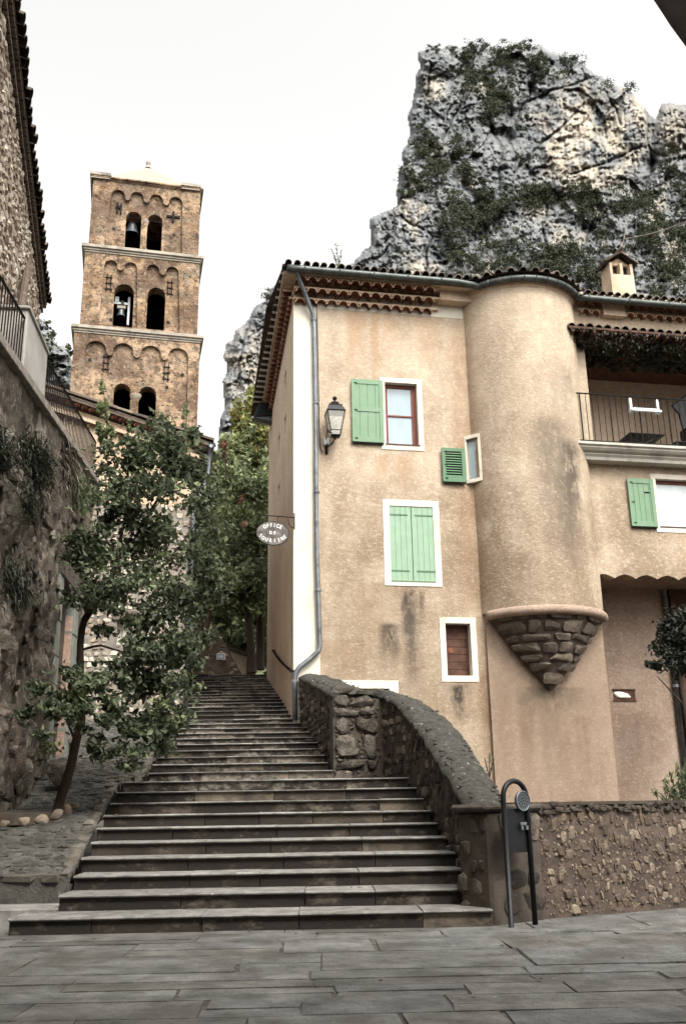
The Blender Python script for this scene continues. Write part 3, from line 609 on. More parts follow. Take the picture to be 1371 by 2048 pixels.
# coved band above turret
tc=MB(); tc.smooth=True; prof=[(TR-.05,15.05),(TR+.01,15.07),(TR+.04,15.15),(TR+.10,15.24),(TR+.11,15.38),(TR-.2,15.42)]; vs=[]; aa=np.linspace(-5,185,50)
for a in aa:
    for r,z in prof: vs.append(tpt(math.radians(a),r,z))
m=len(prof); tc.add(vs,[[i*m+j,i*m+j+1,(i+1)*m+j+1,(i+1)*m+j] for i in range(len(aa)-1) for j in range(m-1)]); tc.build('turret_cornice','stucco_cream',hs)
# gutter following the eaves round the turret
GZ=15.32; gt=MB(); gt.smooth=True
gpath=[FF.P(s,.72,GZ+.04) for s in np.linspace(-.28,5.05,12)]
ga=[tpt(a,1.93,GZ-.06) for a in np.linspace(math.radians(139),math.radians(37),22)]
gp2=[FF.P(s,.80,GZ-.18) for s in np.linspace(8.45,15.3,12)]
gp=gpath[:-1]+ga+gp2
gt.tube(gp,.10,8); gt.build('gutter','gutter_zinc',hs)
for i in range(1,len(gp)-1,2): 
    gc=MB(); d=gp[i+1]-gp[i]; d/=np.linalg.norm(d); gc.tube([gp[i]-d*.015,gp[i]+d*.015],.113,8); gc.build('gutter_bracket','gutter_zinc',hs,smooth=True)
# roof of canal tiles
def roof_tiles(mb,fr,s0,s1,o0,run,pitch,z0,sp=.24,r=.095,L=.42,front=99):
    n=int((s1-s0)/sp)
    for i in range(n):
        s=s0+(i+.5)*sp; q=0.; k=0; slope=math.tan(pitch)
        ax=np.array(-fr.n)+np.array([0,0,slope]); ax/=np.linalg.norm(ax)
        while q<run:
            if k>=front: L2=min(2.5,run-q)
            else: L2=L
            j=random.uniform(-.02,.02)
            mb.halftile(fr.P(s+j,o0-q*math.cos(pitch)+.04,z0+q*math.sin(pitch)+random.uniform(-.008,.012)+.0),ax,(0,0,1),r*random.uniform(1.0,1.1),L2+.05,r*.86,th=.016,n=5); q+=L2; k+=1
rt=MB(); PITCH=math.radians(16)
roof_tiles(rt,FF,-.35,5.0,.78,5.0,PITCH,GZ+.14,front=6); roof_tiles(rt,FF,8.3,15.3,.84,5.0,PITCH,GZ-.05,front=6)
for i in range(17):
    a=math.radians(168-i*9.6); c=tpt(a,2.06,GZ+.10); ax=tpt(a,0,GZ+.10+2.06*.30)-c; rt.halftile(c,ax,(0,0,1),.115,.45,.095,th=.018,n=6); rt.halftile(c+ax*.2,ax,(0,0,1),.105,1.5,.05,th=.018,n=5)
rp=MB()
def rq(s0,s1,o0,o1,z0,z1): rp.add([FF.P(s0,o0,z0),FF.P(s1,o0,z0),FF.P(s1,o1,z1),FF.P(s0,o1,z1)],[[0,1,2,3]])
zz=math.tan(PITCH)
rq(-.38,5.3,.80,-4.2,GZ+.10,GZ+.10+5.*zz); rq(5.3,8.2,.3,-4.2,GZ+.2,GZ+.10+5.*zz); rq(8.2,15.4,.84,-4.2,GZ-.1,GZ+.10+5.*zz); rq(-.38,15.4,-9.8,-4.2,GZ+.1,GZ+.10+5.*zz)
aa=[math.radians(a) for a in np.linspace(-10,190,30)]; rp.add([tpt(0,0,GZ+.72)]+[tpt(a,2.08,GZ+.07) for a in aa],[[0,i+1,i+2] for i in range(29)])
rf_=rt.build('roof_tiles','roof_tile',hs,smooth=True); rp.build('roof_deck','roof_tile',rf_)
sr=MB()
for i in range(22):
    o=.6-i*.44; 
    sr.halftile(FF.P(-.40,o,GZ+.08+ (0 if o>-4.2 else 0)),FF.u+np.array([0,0,.0]),(0,0,1),.13,.5,.12,th=.018,n=6)
sr.build('verge_tiles','eave_tile',hs,smooth=True)
# downpipe
dp=MB(); dp.smooth=True
def fp3(x,y,o): s,z=FF.px(x,y,o); return FF.P(s,o,z)
pth=[fp3(594,538,.62),fp3(597,556,.55),fp3(611,590,.30),fp3(626,630,.12),fp3(628,650,.10),fp3(631,850,.10),fp3(633,1100,.10),fp3(639,1290,.10),fp3(637,1302,.11),fp3(620,1318,.12),fp3(598,1335,.12),fp3(591,1346,.12),fp3(589,1362,.12),fp3(590,1440,.12)]
dp.tube(pth,.062,12); dpo=dp.build('downpipe','zinc',hs)
for (x,y) in ((627,640),(631.3,806),(632.6,984),(636,1180),(589,1362)):
    br=MB(); p=fp3(x,y,.10); br.tube([p-np.array([0,0,.03]),p+np.array([0,0,.03])],.082,12); br.tube([p,p-FF.n*.12],.015,6); br.build('pipe_bracket','zinc',dpo,smooth=True)
# thin cable beside the pipe, looped to the lantern
cbm=MB(); cbm.smooth=True; cbm.tube([fp3(592,596,.03),fp3(632,600,.03),fp3(634,640,.03),fp3(638,850,.03),fp3(640,893,.04),fp3(645,905,.05),fp3(652,903,.06),fp3(656,890,.08)],.012,5); cbm.build('cable','iron',hs)
# windows
def surround(fr,w,o,t=.135,extra=(0,0,0,0)):
    s0,s1,z0,z1=w; a,b,c,d=extra; mb=MB(); p=.018
    mb.box(fr,s0-t-a,s0,o-.02,o+p,z0-t-c,z1+t+d); mb.box(fr,s1,s1+t+b,o-.02,o+p,z0-t-c,z1+t+d); mb.box(fr,s0,s1,o-.02,o+p+.0005,z0-t-c,z0); mb.box(fr,s0,s1,o-.02,o+p+.0005,z1,z1+t+d)
    # painted reveals
    e=.004
    mb.box(fr,s0,s0+e,o-.24,o+p-.001,z0,z1); mb.box(fr,s1-e,s1,o-.24,o+p-.001,z0,z1); mb.box(fr,s0+e,s1-e,o-.24,o+p-.001,z0,z0+e); mb.box(fr,s0+e,s1-e,o-.24,o+p-.001,z1-e,z1)
    return mb
def casement(fr,w,o,name,bars,pane='pane',parent=None):
    wd=surround(fr,w,o).build('window','trim_white',parent or hs)
    s0,s1,z0,z1=w; f=MB(); t=.075; d0,d1=o-.22,o-.15
    f.box(fr,s0,s0+t,d0,d1,z0,z1); f.box(fr,s1-t,s1,d0,d1,z0,z1); f.box(fr,s0+t,s1-t,d0,d1,z0,z0+t*.8); f.box(fr,s0+t,s1-t,d0,d1,z1-t*1.3,z1)
    for b in bars: f.box(fr,s0+t,s1-t,d0+.01,d1-.01,b-.025,b+.025)
    f.box(fr,s0+t,s0+t+.035,d0+.01,d1-.015,z0,z1); f.box(fr,s1-t-.06,s1-t,d0+.005,d1-.01,z0,z1)
    f.build('window_frame','red_wood',wd,bevel=.006); p=MB(); p.box(fr,s0+t,s1-t,o-.20,o-.192,z0+t*.5,z1-t); p.build('pane',pane,wd)
    sl=MB(); sl.box(fr,s0-.02,s1+.02,o-.10,o+.035,z0-.0,z0+.03); sl.build('sill','dark_board',wd)
    return wd
mb_=MB(); fr_=TWIN[0]; ww=TWIN[1]; z0,z1=TWIN[2:]; t_=.10
mb_.box(fr_,-.02,ww,-.3,0,z0-t_,z0); mb_.box(fr_,-.02,ww,-.3,0,z1,z1+t_); mb_.box(fr_,ww-.07,ww,-.3,.0,z0,z1); mb_.box(fr_,-.02,.03,-.3,.0,z0,z1)
tw=mb_.build('turret_window','trim_white',hs,bevel=.004); mb_=MB(); mb_.box(fr_,.03,ww-.07,-.12,-.10,z0,z1); mb_.build('pane','pane',tw)
mb_=MB(); mb_.box(fr_,ww-.13,ww-.09,-.10,-.06,z0,z1); mb_.box(fr_,.03,ww-.13,-.10,-.07,z0,z0+.05); mb_.box(fr_,.03,ww-.13,-.10,-.07,z1-.05,z1); mb_.build('window_frame','plaster_grey',tw)
casement(FF,w1,0,'a',[(w1[2]+w1[3])/2])
casement(FF,w3,RO_,'b',[],'curtain_pane')
def shutter(fr,s0,s1,z0,z1,o,mat,planks=5,rails=True,hinge=None,louvre=False,th=.045,parent=hs,label=None,ledges=False,slot=False):
    mb=MB(); w=(s1-s0)
    if louvre:
        t=.10; mb.k=1; mb.box(fr,s0+t,s1-t,o-.012,o-.004,z0+t,z1-t); mb.k=0; mb.box(fr,s0,s0+t,o,o+th,z0,z1); mb.box(fr,s1-t,s1,o,o+th,z0,z1); mb.box(fr,s0+t,s1-t,o,o+th,z0,z0+t*1.6); mb.box(fr,s0+t,s1-t,o,o+th,z1-t,z1); n=10; h=(z1-t-z0-t*1.6)/n  # dark sheet behind the slats stands in for the shade between them
        for i in range(n):
            z=z0+t*1.6+h*i; mb.add([fr.P(s0+t,o+.002,z+h*.55),fr.P(s1-t,o+.002,z+h*.55),fr.P(s1-t,o+th-.006,z),fr.P(s0+t,o+th-.006,z),fr.P(s0+t,o+.002,z+h*.70),fr.P(s1-t,o+.002,z+h*.70),fr.P(s1-t,o+th-.006,z+h*.22),fr.P(s0+t,o+th-.006,z+h*.22)],[[0,3,2,1],[4,5,6,7],[0,1,5,4],[1,2,6,5],[2,3,7,6],[3,0,4,7]])
    else:
        pw_=(w-.0)/planks
        for i in range(planks): mb.box(fr,s0+i*pw_+.003,s0+(i+1)*pw_-.003,o,o+th*.6+random.uniform(-.001,.001),z0+.004,z1-.004)
        mb.box(fr,s0+.002,s1-.002,o-.001,o+th*.35,z0+.006,z1-.006)
        if rails:
            t=.11
            for (a,b,c,d) in ((s0,s0+t*1.0,z0,z1),(s1-t,s1,z0,z1)): mb.box(fr,a,b,o,o+th,c,d)
            zs_=[(z0,z0+t*1.3),(z1-t*1.3,z1)]+([((z0+z1)/2-t*.6+.03,(z0+z1)/2+t*.6+.03)] if rails=='mid' else [])
            for c,d in zs_: mb.box(fr,s0+t,s1-t,o,o+th-.002,c,d)
    so=mb.build('shutter',[mat,'iron'],parent,bevel=.004)
    if label: so['label']=label
    if ledges:
        for z in (z0+.13*(z1-z0),z1-.12*(z1-z0)):
            hg=MB(); a,b=(s0-.02,s0+w*.85) if hinge=='l' else (s0+w*.15,s1+.02); hg.box(fr,a,b,o+th*.6,o+th*.6+.012,z-.018,z+.018); e=a if hinge=='l' else b; hg.tube([fr.P(e,o+th*.6,z-.06),fr.P(e,o+th*.6,z+.06)],.018,6); hg.build('strap_hinge','green_shade',so)
    else:
        e=s0+.10 
        for z in (z0+.1,z1-.12,(z0+z1)/2): hg=MB(); hg.box(fr,e-.03,e+.05,o+th,o+th+.012,z-.012,z+.012); hg.build('shutter_fitting','iron_rail',so)
        if slot: hg=MB(); hg.box(fr,s0+w*.62,s1-.13,o+th*.6,o+th*.6+.008,z1-.42,z1-.38); hg.build('slot','iron_rail',so)
        e=MB(); e.box(fr,s0+.01,s1-.01,o-.02,o+th*.5,z0-.035,z0); e.build('drip_edge','iron_rail',so)
    return so
a=FF.px(702,757,.09); b=FF.px(768,886,.09); shutter(FF,a[0],b[0],b[1],a[1],.06,'green_paint',4,'mid',label='bright green board shutter folded open beside the upper left window')
s0,s1,z0,z1=w2; md=(s0+s1)/2; shutter(FF,s0,md-.006,z0,z1,-.03,'green_paint_pale',4,False,'l',ledges=True,label='left leaf of the closed pale green shutters'); shutter(FF,md+.006,s1,z0,z1,-.03,'green_paint_pale',4,False,'r',ledges=True,label='right leaf of the closed pale green shutters')
wd2=surround(FF,w2,0,.17,(0,.0,-.03,.0)).build('window','trim_white',hs); sb_=MB(); sb_.box(FF,s0,s1,-.05,.03,z0-.03,z0-.002); sb_.build('sill','green_shade',wd2)
a=FF.px(882,895,.10); b=FF.px(932,965,.10)
shutter(FF,a[0],b[0],b[1],a[1],.07,'green_shade',louvre=True,label='small dark green louvred shutter beside the turret window')
a=FF.px(1252,956,RO_+.08); b=FF.px(1315,1054,RO_+.08); shutter(FF,a[0],b[0],b[1],a[1],RO_+.05,'green_paint',5,True,slot=True,label='green board shutter folded open below the balcony')
# small lower window with a board behind
wd4=surround(FF,w4,0,.15).build('window','trim_white',hs); bd=MB(); s0,s1,z0,z1=w4; bd.box(FF,s0,s1,-.30,-.24,z0,z1)
for i in range(7): zq=z0+(z1-z0)*(i+.5)/7; bd.box(FF,s0,s1,-.245,-.23+random.uniform(-.004,.004),zq-(z1-z0)/14+.006,zq+(z1-z0)/14-.006)
bd.build('board','dark_board',wd4); dsc=MB(); sd,zd=FF.px(902,1300,-.18); dsc.prism(FF,arc(sd,zd,.075,0,2*PI,20)[:-1],-.222,-.216); dsc.build('round_spot','terracotta',wd4)
# lintel window half hidden behind parapet
l5=MB(); a=FF.px(638,1360); b=FF.px(796,1376); zt=a[1]; zl=FF.px(740,1377)[1]
l5.box(FF,a[0],b[0],-.02,.018,zl,zt); l5.box(FF,w5[1],b[0],-.02,.018,3.2,zl); l5.box(FF,a[0],w5[0],-.02,.018,3.2,zl); wd5=l5.build('window','trim_white',hs); z5=MB(); z5.box(FF,w5[0],w5[1],-.3,-.2,3.0,zl); z5.build('shade_board','dark_board',wd5)
# vent in the recessed wall
fv=MB(); a=FF.px(1224,1380,-1.6); b=FF.px(1268,1400,-1.6); fv.box(FF,a[0]-.02,b[0]+.05,-1.61,-1.57,a[1],a[1]+.03); fv.box(FF,a[0]-.02,b[0]+.05,-1.61,-1.57,b[1]-.03,b[1]); fv.box(FF,a[0],b[0]+.03,-1.601,-1.594,b[1],a[1]); vt=fv.build('wall_niche','dark_board',hs)
vb=MB(); vb.blob(FF.P((a[0]+b[0])/2-.02,-1.60,(a[1]+b[1])/2),FF.u*.26,FF.n*.06,np.array([0,0,.09]),.5,.06); vb.build('niche_light','white_paint',vt,smooth=True)
# pipe on the recessed wall
dp2=MB(); dp2.smooth=True; 
p0=FF.px(1340,1290,-1.5); p1=FF.px(1371,1550,-1.5); dp2.tube([FF.P(p0[0],-1.5,7.1),FF.P(p0[0],-1.5,1.0)],.07,10); dp2.tube([FF.P(p0[0],-1.5,p0[1]-1.2),FF.P(p0[0],-1.5,p0[1]-1.12)],.09,10); dp2.build('downpipe','zinc',hs)
rc2=MB(); rc2.box(FF,p0[0]+.12,15,-1.62,-1.45,-.3,7.1); rc2.build('dark_door','dark_board',hs)
# balcony slab with moulded edge
bs=MB(); s0_=FF.px(1142,880,.92)[0]; za=FF.px(1200,884,.90)[1]
pf=[(.30,-.42),(.64,-.42),(.66,-.34),(.72,-.28),(.70,-.24),(.80,-.20),(.86,-.14),(.86,-.10),(.92,-.07),(.92,0),(-.0,0)]
bs.smooth=False; vs=[]
for s in (s0_,15.3):
    for o,z in pf: vs.append(FF.P(s+(.3-o)*(-.0 if s>10 else .0)+(.0 if s>10 else (.92-o)*.35),o,za+z))
m=len(pf); bs.add(vs,[[i,(i+1)%m,m+(i+1)%m,m+i] for i in range(m)]+[list(range(m)),[m+i for i in range(m)]]); bs.build('balcony_slab','balcony_stone',hs)
# canopy over the loggia
cn=MB(); zc=FF.px(1200,655,.95)[1]; sc0=FF.px(1135,655,.95)[0]; s=sc0+.1
while s<15.2:
    cn.halftile(FF.P(s,1.0,zc-.05+random.uniform(-.02,.02)),np.array(-FF.n)+np.array([0,0,.30]),(0,0,1),.125,.75,.11,th=.02,n=6); s+=.27
cno=cn.build('canopy_tiles','eave_tile',hs,smooth=True)
cd=MB(); cd.add([FF.P(a,b,c) for a,b,c in ((sc0,1.0,zc-.10),(15.3,1.0,zc-.10),(15.3,.28,zc+.12),(sc0+.1,.28,zc+.12),(sc0,1.0,zc-.04),(15.3,1.0,zc-.04),(15.3,.28,zc+.18),(sc0+.1,.28,zc+.18))],[[0,3,2,1],[4,5,6,7],[0,1,5,4],[1,2,6,5],[2,3,7,6],[3,0,4,7]])
for i in range(26): s=sc0+.1+i*.32; cd.box(FF,s,s+.07,.25,.98,zc-.20,zc-.10)
cd.build('canopy_boards','dark_board',hs)
frg=thing('climbing_plant','dried vine hanging thickly under the tiled canopy above the balcony','climbing plant',FF.P(sc0,.95,zc-.3))
lf=MB(); n=3200; ss=sc0+.05+rs.uniform(0,1,n)**.9*(15.2-sc0); dpz=rs.exponential(.08,n)*(1+.6*np.sin(ss*2.2)+.4*np.sin(ss*5.1+1)).clip(.25,2); oo=rs.uniform(.4,1.1,n)
cen=np.array([FF.P(a,b,zc-.10-c) for a,b,c in zip(ss,oo,dpz.clip(0,.55))]); leaves(lf,cen,.085,.0,.35,.1,dirs=np.tile([0,0,-1.],(n,1))); lf.build('foliage','straw',frg)
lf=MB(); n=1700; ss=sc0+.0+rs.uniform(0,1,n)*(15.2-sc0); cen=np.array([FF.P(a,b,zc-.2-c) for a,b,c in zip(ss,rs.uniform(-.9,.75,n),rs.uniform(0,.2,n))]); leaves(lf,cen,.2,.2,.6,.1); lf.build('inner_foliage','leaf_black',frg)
# chimney
chs=FF.px(1226,600,-1.7)[0]; che=FF.px(1272,600,-1.7)[0]; zt=FF.px(1240,525,-1.7)[1]; c=MB(); zb_=15.9
h_=zt-zb_; o1=-1.7; o0=-2.35
zb_=15.2; c.box(FF,chs,che,o0,o1,zb_,zt-.45)
for (a,b) in ((chs,chs+.09),((chs+che)/2-.05,(chs+che)/2+.05),(che-.09,che)): c.box(FF,a,b,o0,o1-.01,zt-.45,zt-.02)
c.box(FF,chs-.03,che+.03,o0-.03,o1+.03,zb_,zb_+.18)
c.prism(FF,[(chs,zt-.03),(che,zt-.03),((chs+che)/2,zt+.26)],o0,o1-.15)
ch=c.build('chimney','stucco_cream',hs); ct=MB(); mx=(chs+che)/2
for o in np.linspace(o0+.05,o1+.02,6):
    for sg in (-1,1):
        p=FF.P(mx,o,zt+.33); e=FF.P(mx+sg*.56,o,zt-.06); ct.halftile(e,p-e,(0,0,1),.10,np.linalg.norm(p-e),.085,th=.018,n=6)
ct.halftile(FF.P(mx,o0-.05,zt+.36),FF.n,(0,0,1),.12,abs(o1-o0)+.15,.12,n=6); ct.build('chimney_tiles','roof_tile',ch,smooth=True)
ci=MB(); ci.box(FF,chs+.1,che-.1,o0+.05,o1-.25,zt-.46,zt-.03); ci.build('chimney_flue','interior_dark',ch)
# ---- objects on the house
def railing(name,label,cat,fr,s0,s1,o,zf0,zf1,hh,sp,rb=.010,post=None,loc=None,mat='iron_rail',ret=None):
    t=thing(name,label,cat,fr.P(s0,o,zf0)); f=lambda s:zf0+(zf1-zf0)*(s-s0)/(s1-s0)
    tr=MB(); tr.smooth=True; tr.tube([fr.P(s0,o,f(s0)+hh),fr.P(s1,o,f(s1)+hh)],rb*2,6); tr.build('top_rail',mat,t)
    bt=MB(); bt.tube([fr.P(s0,o,f(s0)+.06),fr.P(s1,o,f(s1)+.06)],rb*1.6,6); bt.build('bottom_rail',mat,t)
    n=int(round((s1-s0)/sp)); 
    for i in range(n+1):
        s=s0+(s1-s0)*i/n; b=MB(); k=rb*1.9 if (post and i%post==post//2) else rb
        b.tube([fr.P(s,o,f(s)+.0),fr.P(s,o,f(s)+hh)],k,5); b.build('baluster',mat,t)
    return t
zr=za+.0; hr=FF.px(1200,789,.82)[1]-za
railing('balcony_railing','thin dark iron railing along the white balcony edge beside the turret','railing',FF,s0_+.05,14.9,.82,zr,zr,hr,.175,.011,post=5)
# white bracket on the railing
wb=thing('planter_bracket','empty white metal planter bracket hooked on the balcony railing','bracket',FF.P(10,.55,zr+hr))
a=FF.px(1264,822,.94); b=FF.px(1318,826,.94); h=MB(); 
h.box(FF,a[0],b[0],.92,.98,a[1],a[1]+.10); h.build('front_bar','white_plastic',wb,bevel=.01); h=MB()
for s in (a[0]-.03,b[0]-.03): h.box(FF,s,s+.09,.74,.98,a[1]+.0,a[1]+.07); h.box(FF,s+.03,s+.11,.76,.82,a[1],a[1]+.46)
h.build('hook','white_plastic',wb,bevel=.01); h=MB(); h.box(FF,a[0],b[0],.74,.78,a[1]+.08,a[1]+.14); h.build('rear_bar','white_plastic',wb)
tb=thing('folding_table','dark folding table with crossed legs behind the balcony railing','table',FF.P(10.2,-.4,za)); h=MB()
a=FF.px(1258,866,.0); b=FF.px(1330,872,.0); zt_=a[1]; h.box(FF,a[0],b[0],-.0,-.75,zt_,zt_+.03); h.build('table_top','iron',tb,bevel=.01)
for i,(p,q_) in enumerate((((a[0]+.1,-.1),(b[0]-.1,-.1)),((b[0]-.1,-.14),(a[0]+.1,-.14)),((a[0]+.1,-.65),(b[0]-.1,-.65)),((b[0]-.1,-.61),(a[0]+.1,-.61)))):
    h=MB(); h.tube([FF.P(p[0],p[1],opz0+.02),FF.P(q_[0],q_[1],zt_)],.016,6); h.build('leg','iron',tb)
gcx=FF.px(1358,880,-.3)[0]; gc_=thing('garden_chair','black slatted chair partly cut off at the right end of the balcony','chair',FF.P(gcx,-.4,opz0)); zc_=zt_-.05
h=MB(); h.box(FF,gcx-.15,gcx+.35,-.75,-.25,zc_-.04,zc_); h.build('seat','iron',gc_,bevel=.01); h=MB(); h.box(FF,gcx+.3,gcx+.36,-.75,-.25,zc_,zc_+.5); h.build('backrest','iron',gc_,bevel=.01)
for a_ in (gcx-.12,gcx+.32):
    for b_ in (-.72,-.28): h=MB(); h.box(FF,a_-.02,a_+.02,b_-.02,b_+.02,opz0+.01,zc_-.04); h.build('leg','iron',gc_)
a=FF.px(1352,812,-.6); pn_=thing('dark_panel','dark slanted panel leaning at the right end of the balcony above the black chair','panel',FF.P(a[0]+.4,-.6,opz0)); h=MB(); h.prism(FF,[(a[0]-.15,a[1]+.02),(a[0]+.9,a[1]+.75),(a[0]+.9,opz0+.02),(a[0]+.25,opz0+.02),(a[0]+.05,a[1]-.25)],-.66,-.6); h.build('board','iron',pn_,bevel=.01); h=MB(); h.tube([FF.P(a[0]-.15,-.58,a[1]+.02),FF.P(a[0]+.9,-.58,a[1]+.75)],.02,6); h.build('edge_bar','iron_rail',pn_)
# lantern
ln=thing('wall_lantern','black four sided wall lantern beside the green shutter of the top window','lantern',fp3(656,900,.0))
c=FF.px(669,800,.42); LS,LO=c[0],.42
def lz(y): return FF.px(669,y,LO)[1]
zT,zM,zB=lz(826),lz(868),lz(877)
def sq(r,z): return [FF.P(LS+a*r,LO+b*r,z) for a,b in ((-1,-1),(1,-1),(1,1),(-1,1))]
cage=MB(); T=sq(.235,zT); Bt=sq(.12,lz(872))
for i in range(4): cage.tube([T[i],Bt[i]],.014,4); cage.tube([T[i],T[(i+1)%4]],.02,4); cage.tube([Bt[i],Bt[(i+1)%4]],.013,4); 
Mm=sq(.145,lz(863)); 
for i in range(4): cage.tube([Mm[i],Mm[(i+1)%4]],.011,4)
cage.build('cage','iron',ln)
gl=MB(); 
for i in range(4): gl.add([T[i],T[(i+1)%4],Bt[(i+1)%4],Bt[i]],[[0,1,2,3]])
gl.build('glass','lamp_glass',ln)
hd=MB(); prof=[(.25,zT),(.17,zT+.16),(.18,zT+.17),(.18,zT+.19),(.05,zT+.24)]; vs=[]
for r,z in prof: vs+=sq(r,z)
hd.add(vs,[[4*i+j,4*i+(j+1)%4,4*i+4+(j+1)%4,4*i+4+j] for i in range(4) for j in range(4)]+[[0,1,2,3],[16,17,18,19]]); hc=FF.P(LS,LO,zT)
hd.lathe(hc,[(.10,.22),(.12,.25),(.12,.29),(.06,.31),(.03,.34),(.03,.37),(.055,.40),(.065,.43),(.05,.46),(.01,.49)],14); hd.build('hood','iron',ln)
lb=MB(); lb.lathe(FF.P(LS,LO,lz(872)),[(.12,.02),(.10,-.02),(.09,-.04),(.03,-.05),(.03,-.09),(.01,-.10)],12); lb.build('base','iron',ln)
bb=MB(); bb.smooth=True; bb.lathe(FF.P(LS,LO,lz(850)),[(.03,.0),(.08,.05),(.09,.14),(.05,.2),(.03,.22)],14); bb.build('bulb','white_paint',ln)
ar=MB(); ar.smooth=True; zz0=lz(872)-.03; ar.tube([FF.P(LS,LO,zz0),FF.P(LS-.05,LO*.6,zz0-.12),FF.P(LS-.14,.16,zz0-.16),FF.P(LS-.17,.08,zz0-.02)],.02,8); ar.tube([FF.P(LS-.17,.02,zz0+.12),FF.P(LS-.17,.02,zz0-.34)],.04,8); ar.tube([FF.P(LS-.2,.03,zz0),FF.P(LS-.2,LO,zz0+.22),FF.P(LS-.12,LO,zz0+.1)],.016,6); ar.build('bracket','iron',ln)
jb=MB(); jb.box(FF,LS-.25,LS-.11,.0,.12,zz0-.10,zz0+.10); jb.build('junction_box','white_plastic',ln,bevel=.01)
# hanging sign
sg=thing('oval_sign','oval grey metal sign reading OFFICE DE TOURISME hanging from the white house corner','sign',FF.P(-.05,.1,8)); o=.10
a=FF.px(513,1066,o); b=FF.px(577,1066,o); zt_=FF.px(545,1043,o)[1]; zb_=FF.px(545,1090,o)[1]; cs_=(a[0]+b[0])/2; cz=(zt_+zb_)/2; ra=(b[0]-a[0])/2; rb_=(zt_-zb_)/2
d=MB(); d.prism(FF,arc(cs_,cz,ra,0,2*PI,48,rb_)[:-1],o-.015,o+.015); d.build('plate','sign_face',sg)
d=MB(); d.tube([FF.P(x,o,z) for x,z in arc(cs_,cz,ra,0,2*PI,48,rb_)],.016,6,cap=False); d.build('rim','iron_rail',sg,smooth=True)
d=MB(); zk=FF.px(560,1034,o)[1]; e0=FF.px(520,1030,o); d.tube([FF.P(-.0,o,zk),FF.P(e0[0],o,e0[1]-.0)],.014,6); d.tube([FF.P(-.0,o,zk+.12),FF.P(-.0,o,zk-.32)],.02,6)
d.tube([FF.P(.0,o,zk-.28)]+[FF.P(-.02-.14*math.sin(t)**1.,o,zk-.28+.24*(1-math.cos(t))) for t in np.linspace(0,PI/2,6)],.011,5)
for k in range(5): t=2*PI*k/5; d.tube([FF.P(e0[0],o,e0[1]),FF.P(e0[0]+.05*math.cos(t),o,e0[1]+.05*math.sin(t))],.009,4)
d.build('bracket','iron_rail',sg); d=MB()
for dx in (-.0,): d.tube([FF.P(cs_+.12,o,zk),FF.P(cs_+.12,o,zt_-.01)],.010,5)
d.build('hanger','iron_rail',sg)
def glyph(ch,size,bold=.012):
    cu=bpy.data.curves.new('g','FONT'); cu.body=ch; cu.size=size; cu.align_x='CENTER'; cu.align_y='CENTER'; cu.offset=bold*size; cu.resolution_u=3
    ob=bpy.data.objects.new('g',cu); me=bpy.data.meshes.new_from_object(ob); v=[(q.co.x,q.co.y) for q in me.vertices]; f=[list(p.vertices) for p in me.polygons]
    bpy.data.objects.remove(ob); bpy.data.curves.remove(cu); bpy.data.meshes.remove(me); return v,f
def write(mb,fr,ch,s,z,o,size,rot=0.,sx=1.):
    v,f=glyph(ch,size,.012); c,k=math.cos(rot),math.sin(rot); mb.add([fr.P(s+(x*sx)*c-y*k,o,z+(x*sx)*k+y*c) for x,y in v],f)
L=MB(); o2=o+.019
for i,ch in enumerate('OFFICE'):
    t=math.radians(129-i*15.6); write(L,FF,ch,cs_+ra*.78*math.cos(t),cz+rb_*.62*math.sin(t)+.01,o2,.14,(t-PI/2)*.40,.8)
for i,ch in enumerate('DE'): write(L,FF,ch,cs_-.05+i*.10,cz+.005,o2,.12,0,.85)
for i,ch in enumerate('TOURISME'):
    t=math.radians(-152+i*17.7); write(L,FF,ch,cs_+ra*.86*math.cos(t),cz+rb_*.70*math.sin(t)+.015,o2,.135,(t+PI/2)*.45,.76)
L.build('lettering','white_paint',sg)
# flood light on the far end of the side wall
fl_=thing('floodlight','black box floodlight on an arm at the far edge of the house side wall','floodlight',atd(548,850,31.5)); FL=Fr(tuple(atd(548,850,31.5)*np.array([1,1,0])),12)
def flp(x,y,o): s,z=FL.px(x,y,o); return (s,z)
h=MB(); q4=[flp(518,808,0),flp(549,815,0),flp(547,836,0),flp(506,838,0)]; h.prism(FL,q4,-.3,.25); h.build('housing','iron',fl_,bevel=.02)
h=MB(); q4=[flp(508,838,0),flp(546,837,0),flp(546,846,0),flp(520,842,0)]; h.prism(FL,q4,-.2,.2); h.build('lamp_front','zinc',fl_)
h=MB(); a=flp(509,845,0); b=flp(549,852,0); h.tube([FL.P(a[0],0,a[1]),FL.P(b[0],0,b[1])],.025,6); h.tube([FL.P(a[0],0,a[1]),FL.P(*(lambda t:(t[0],0,t[1]))(flp(512,836,0)))],.018,6); h.build('arm','plaster_grey',fl_)
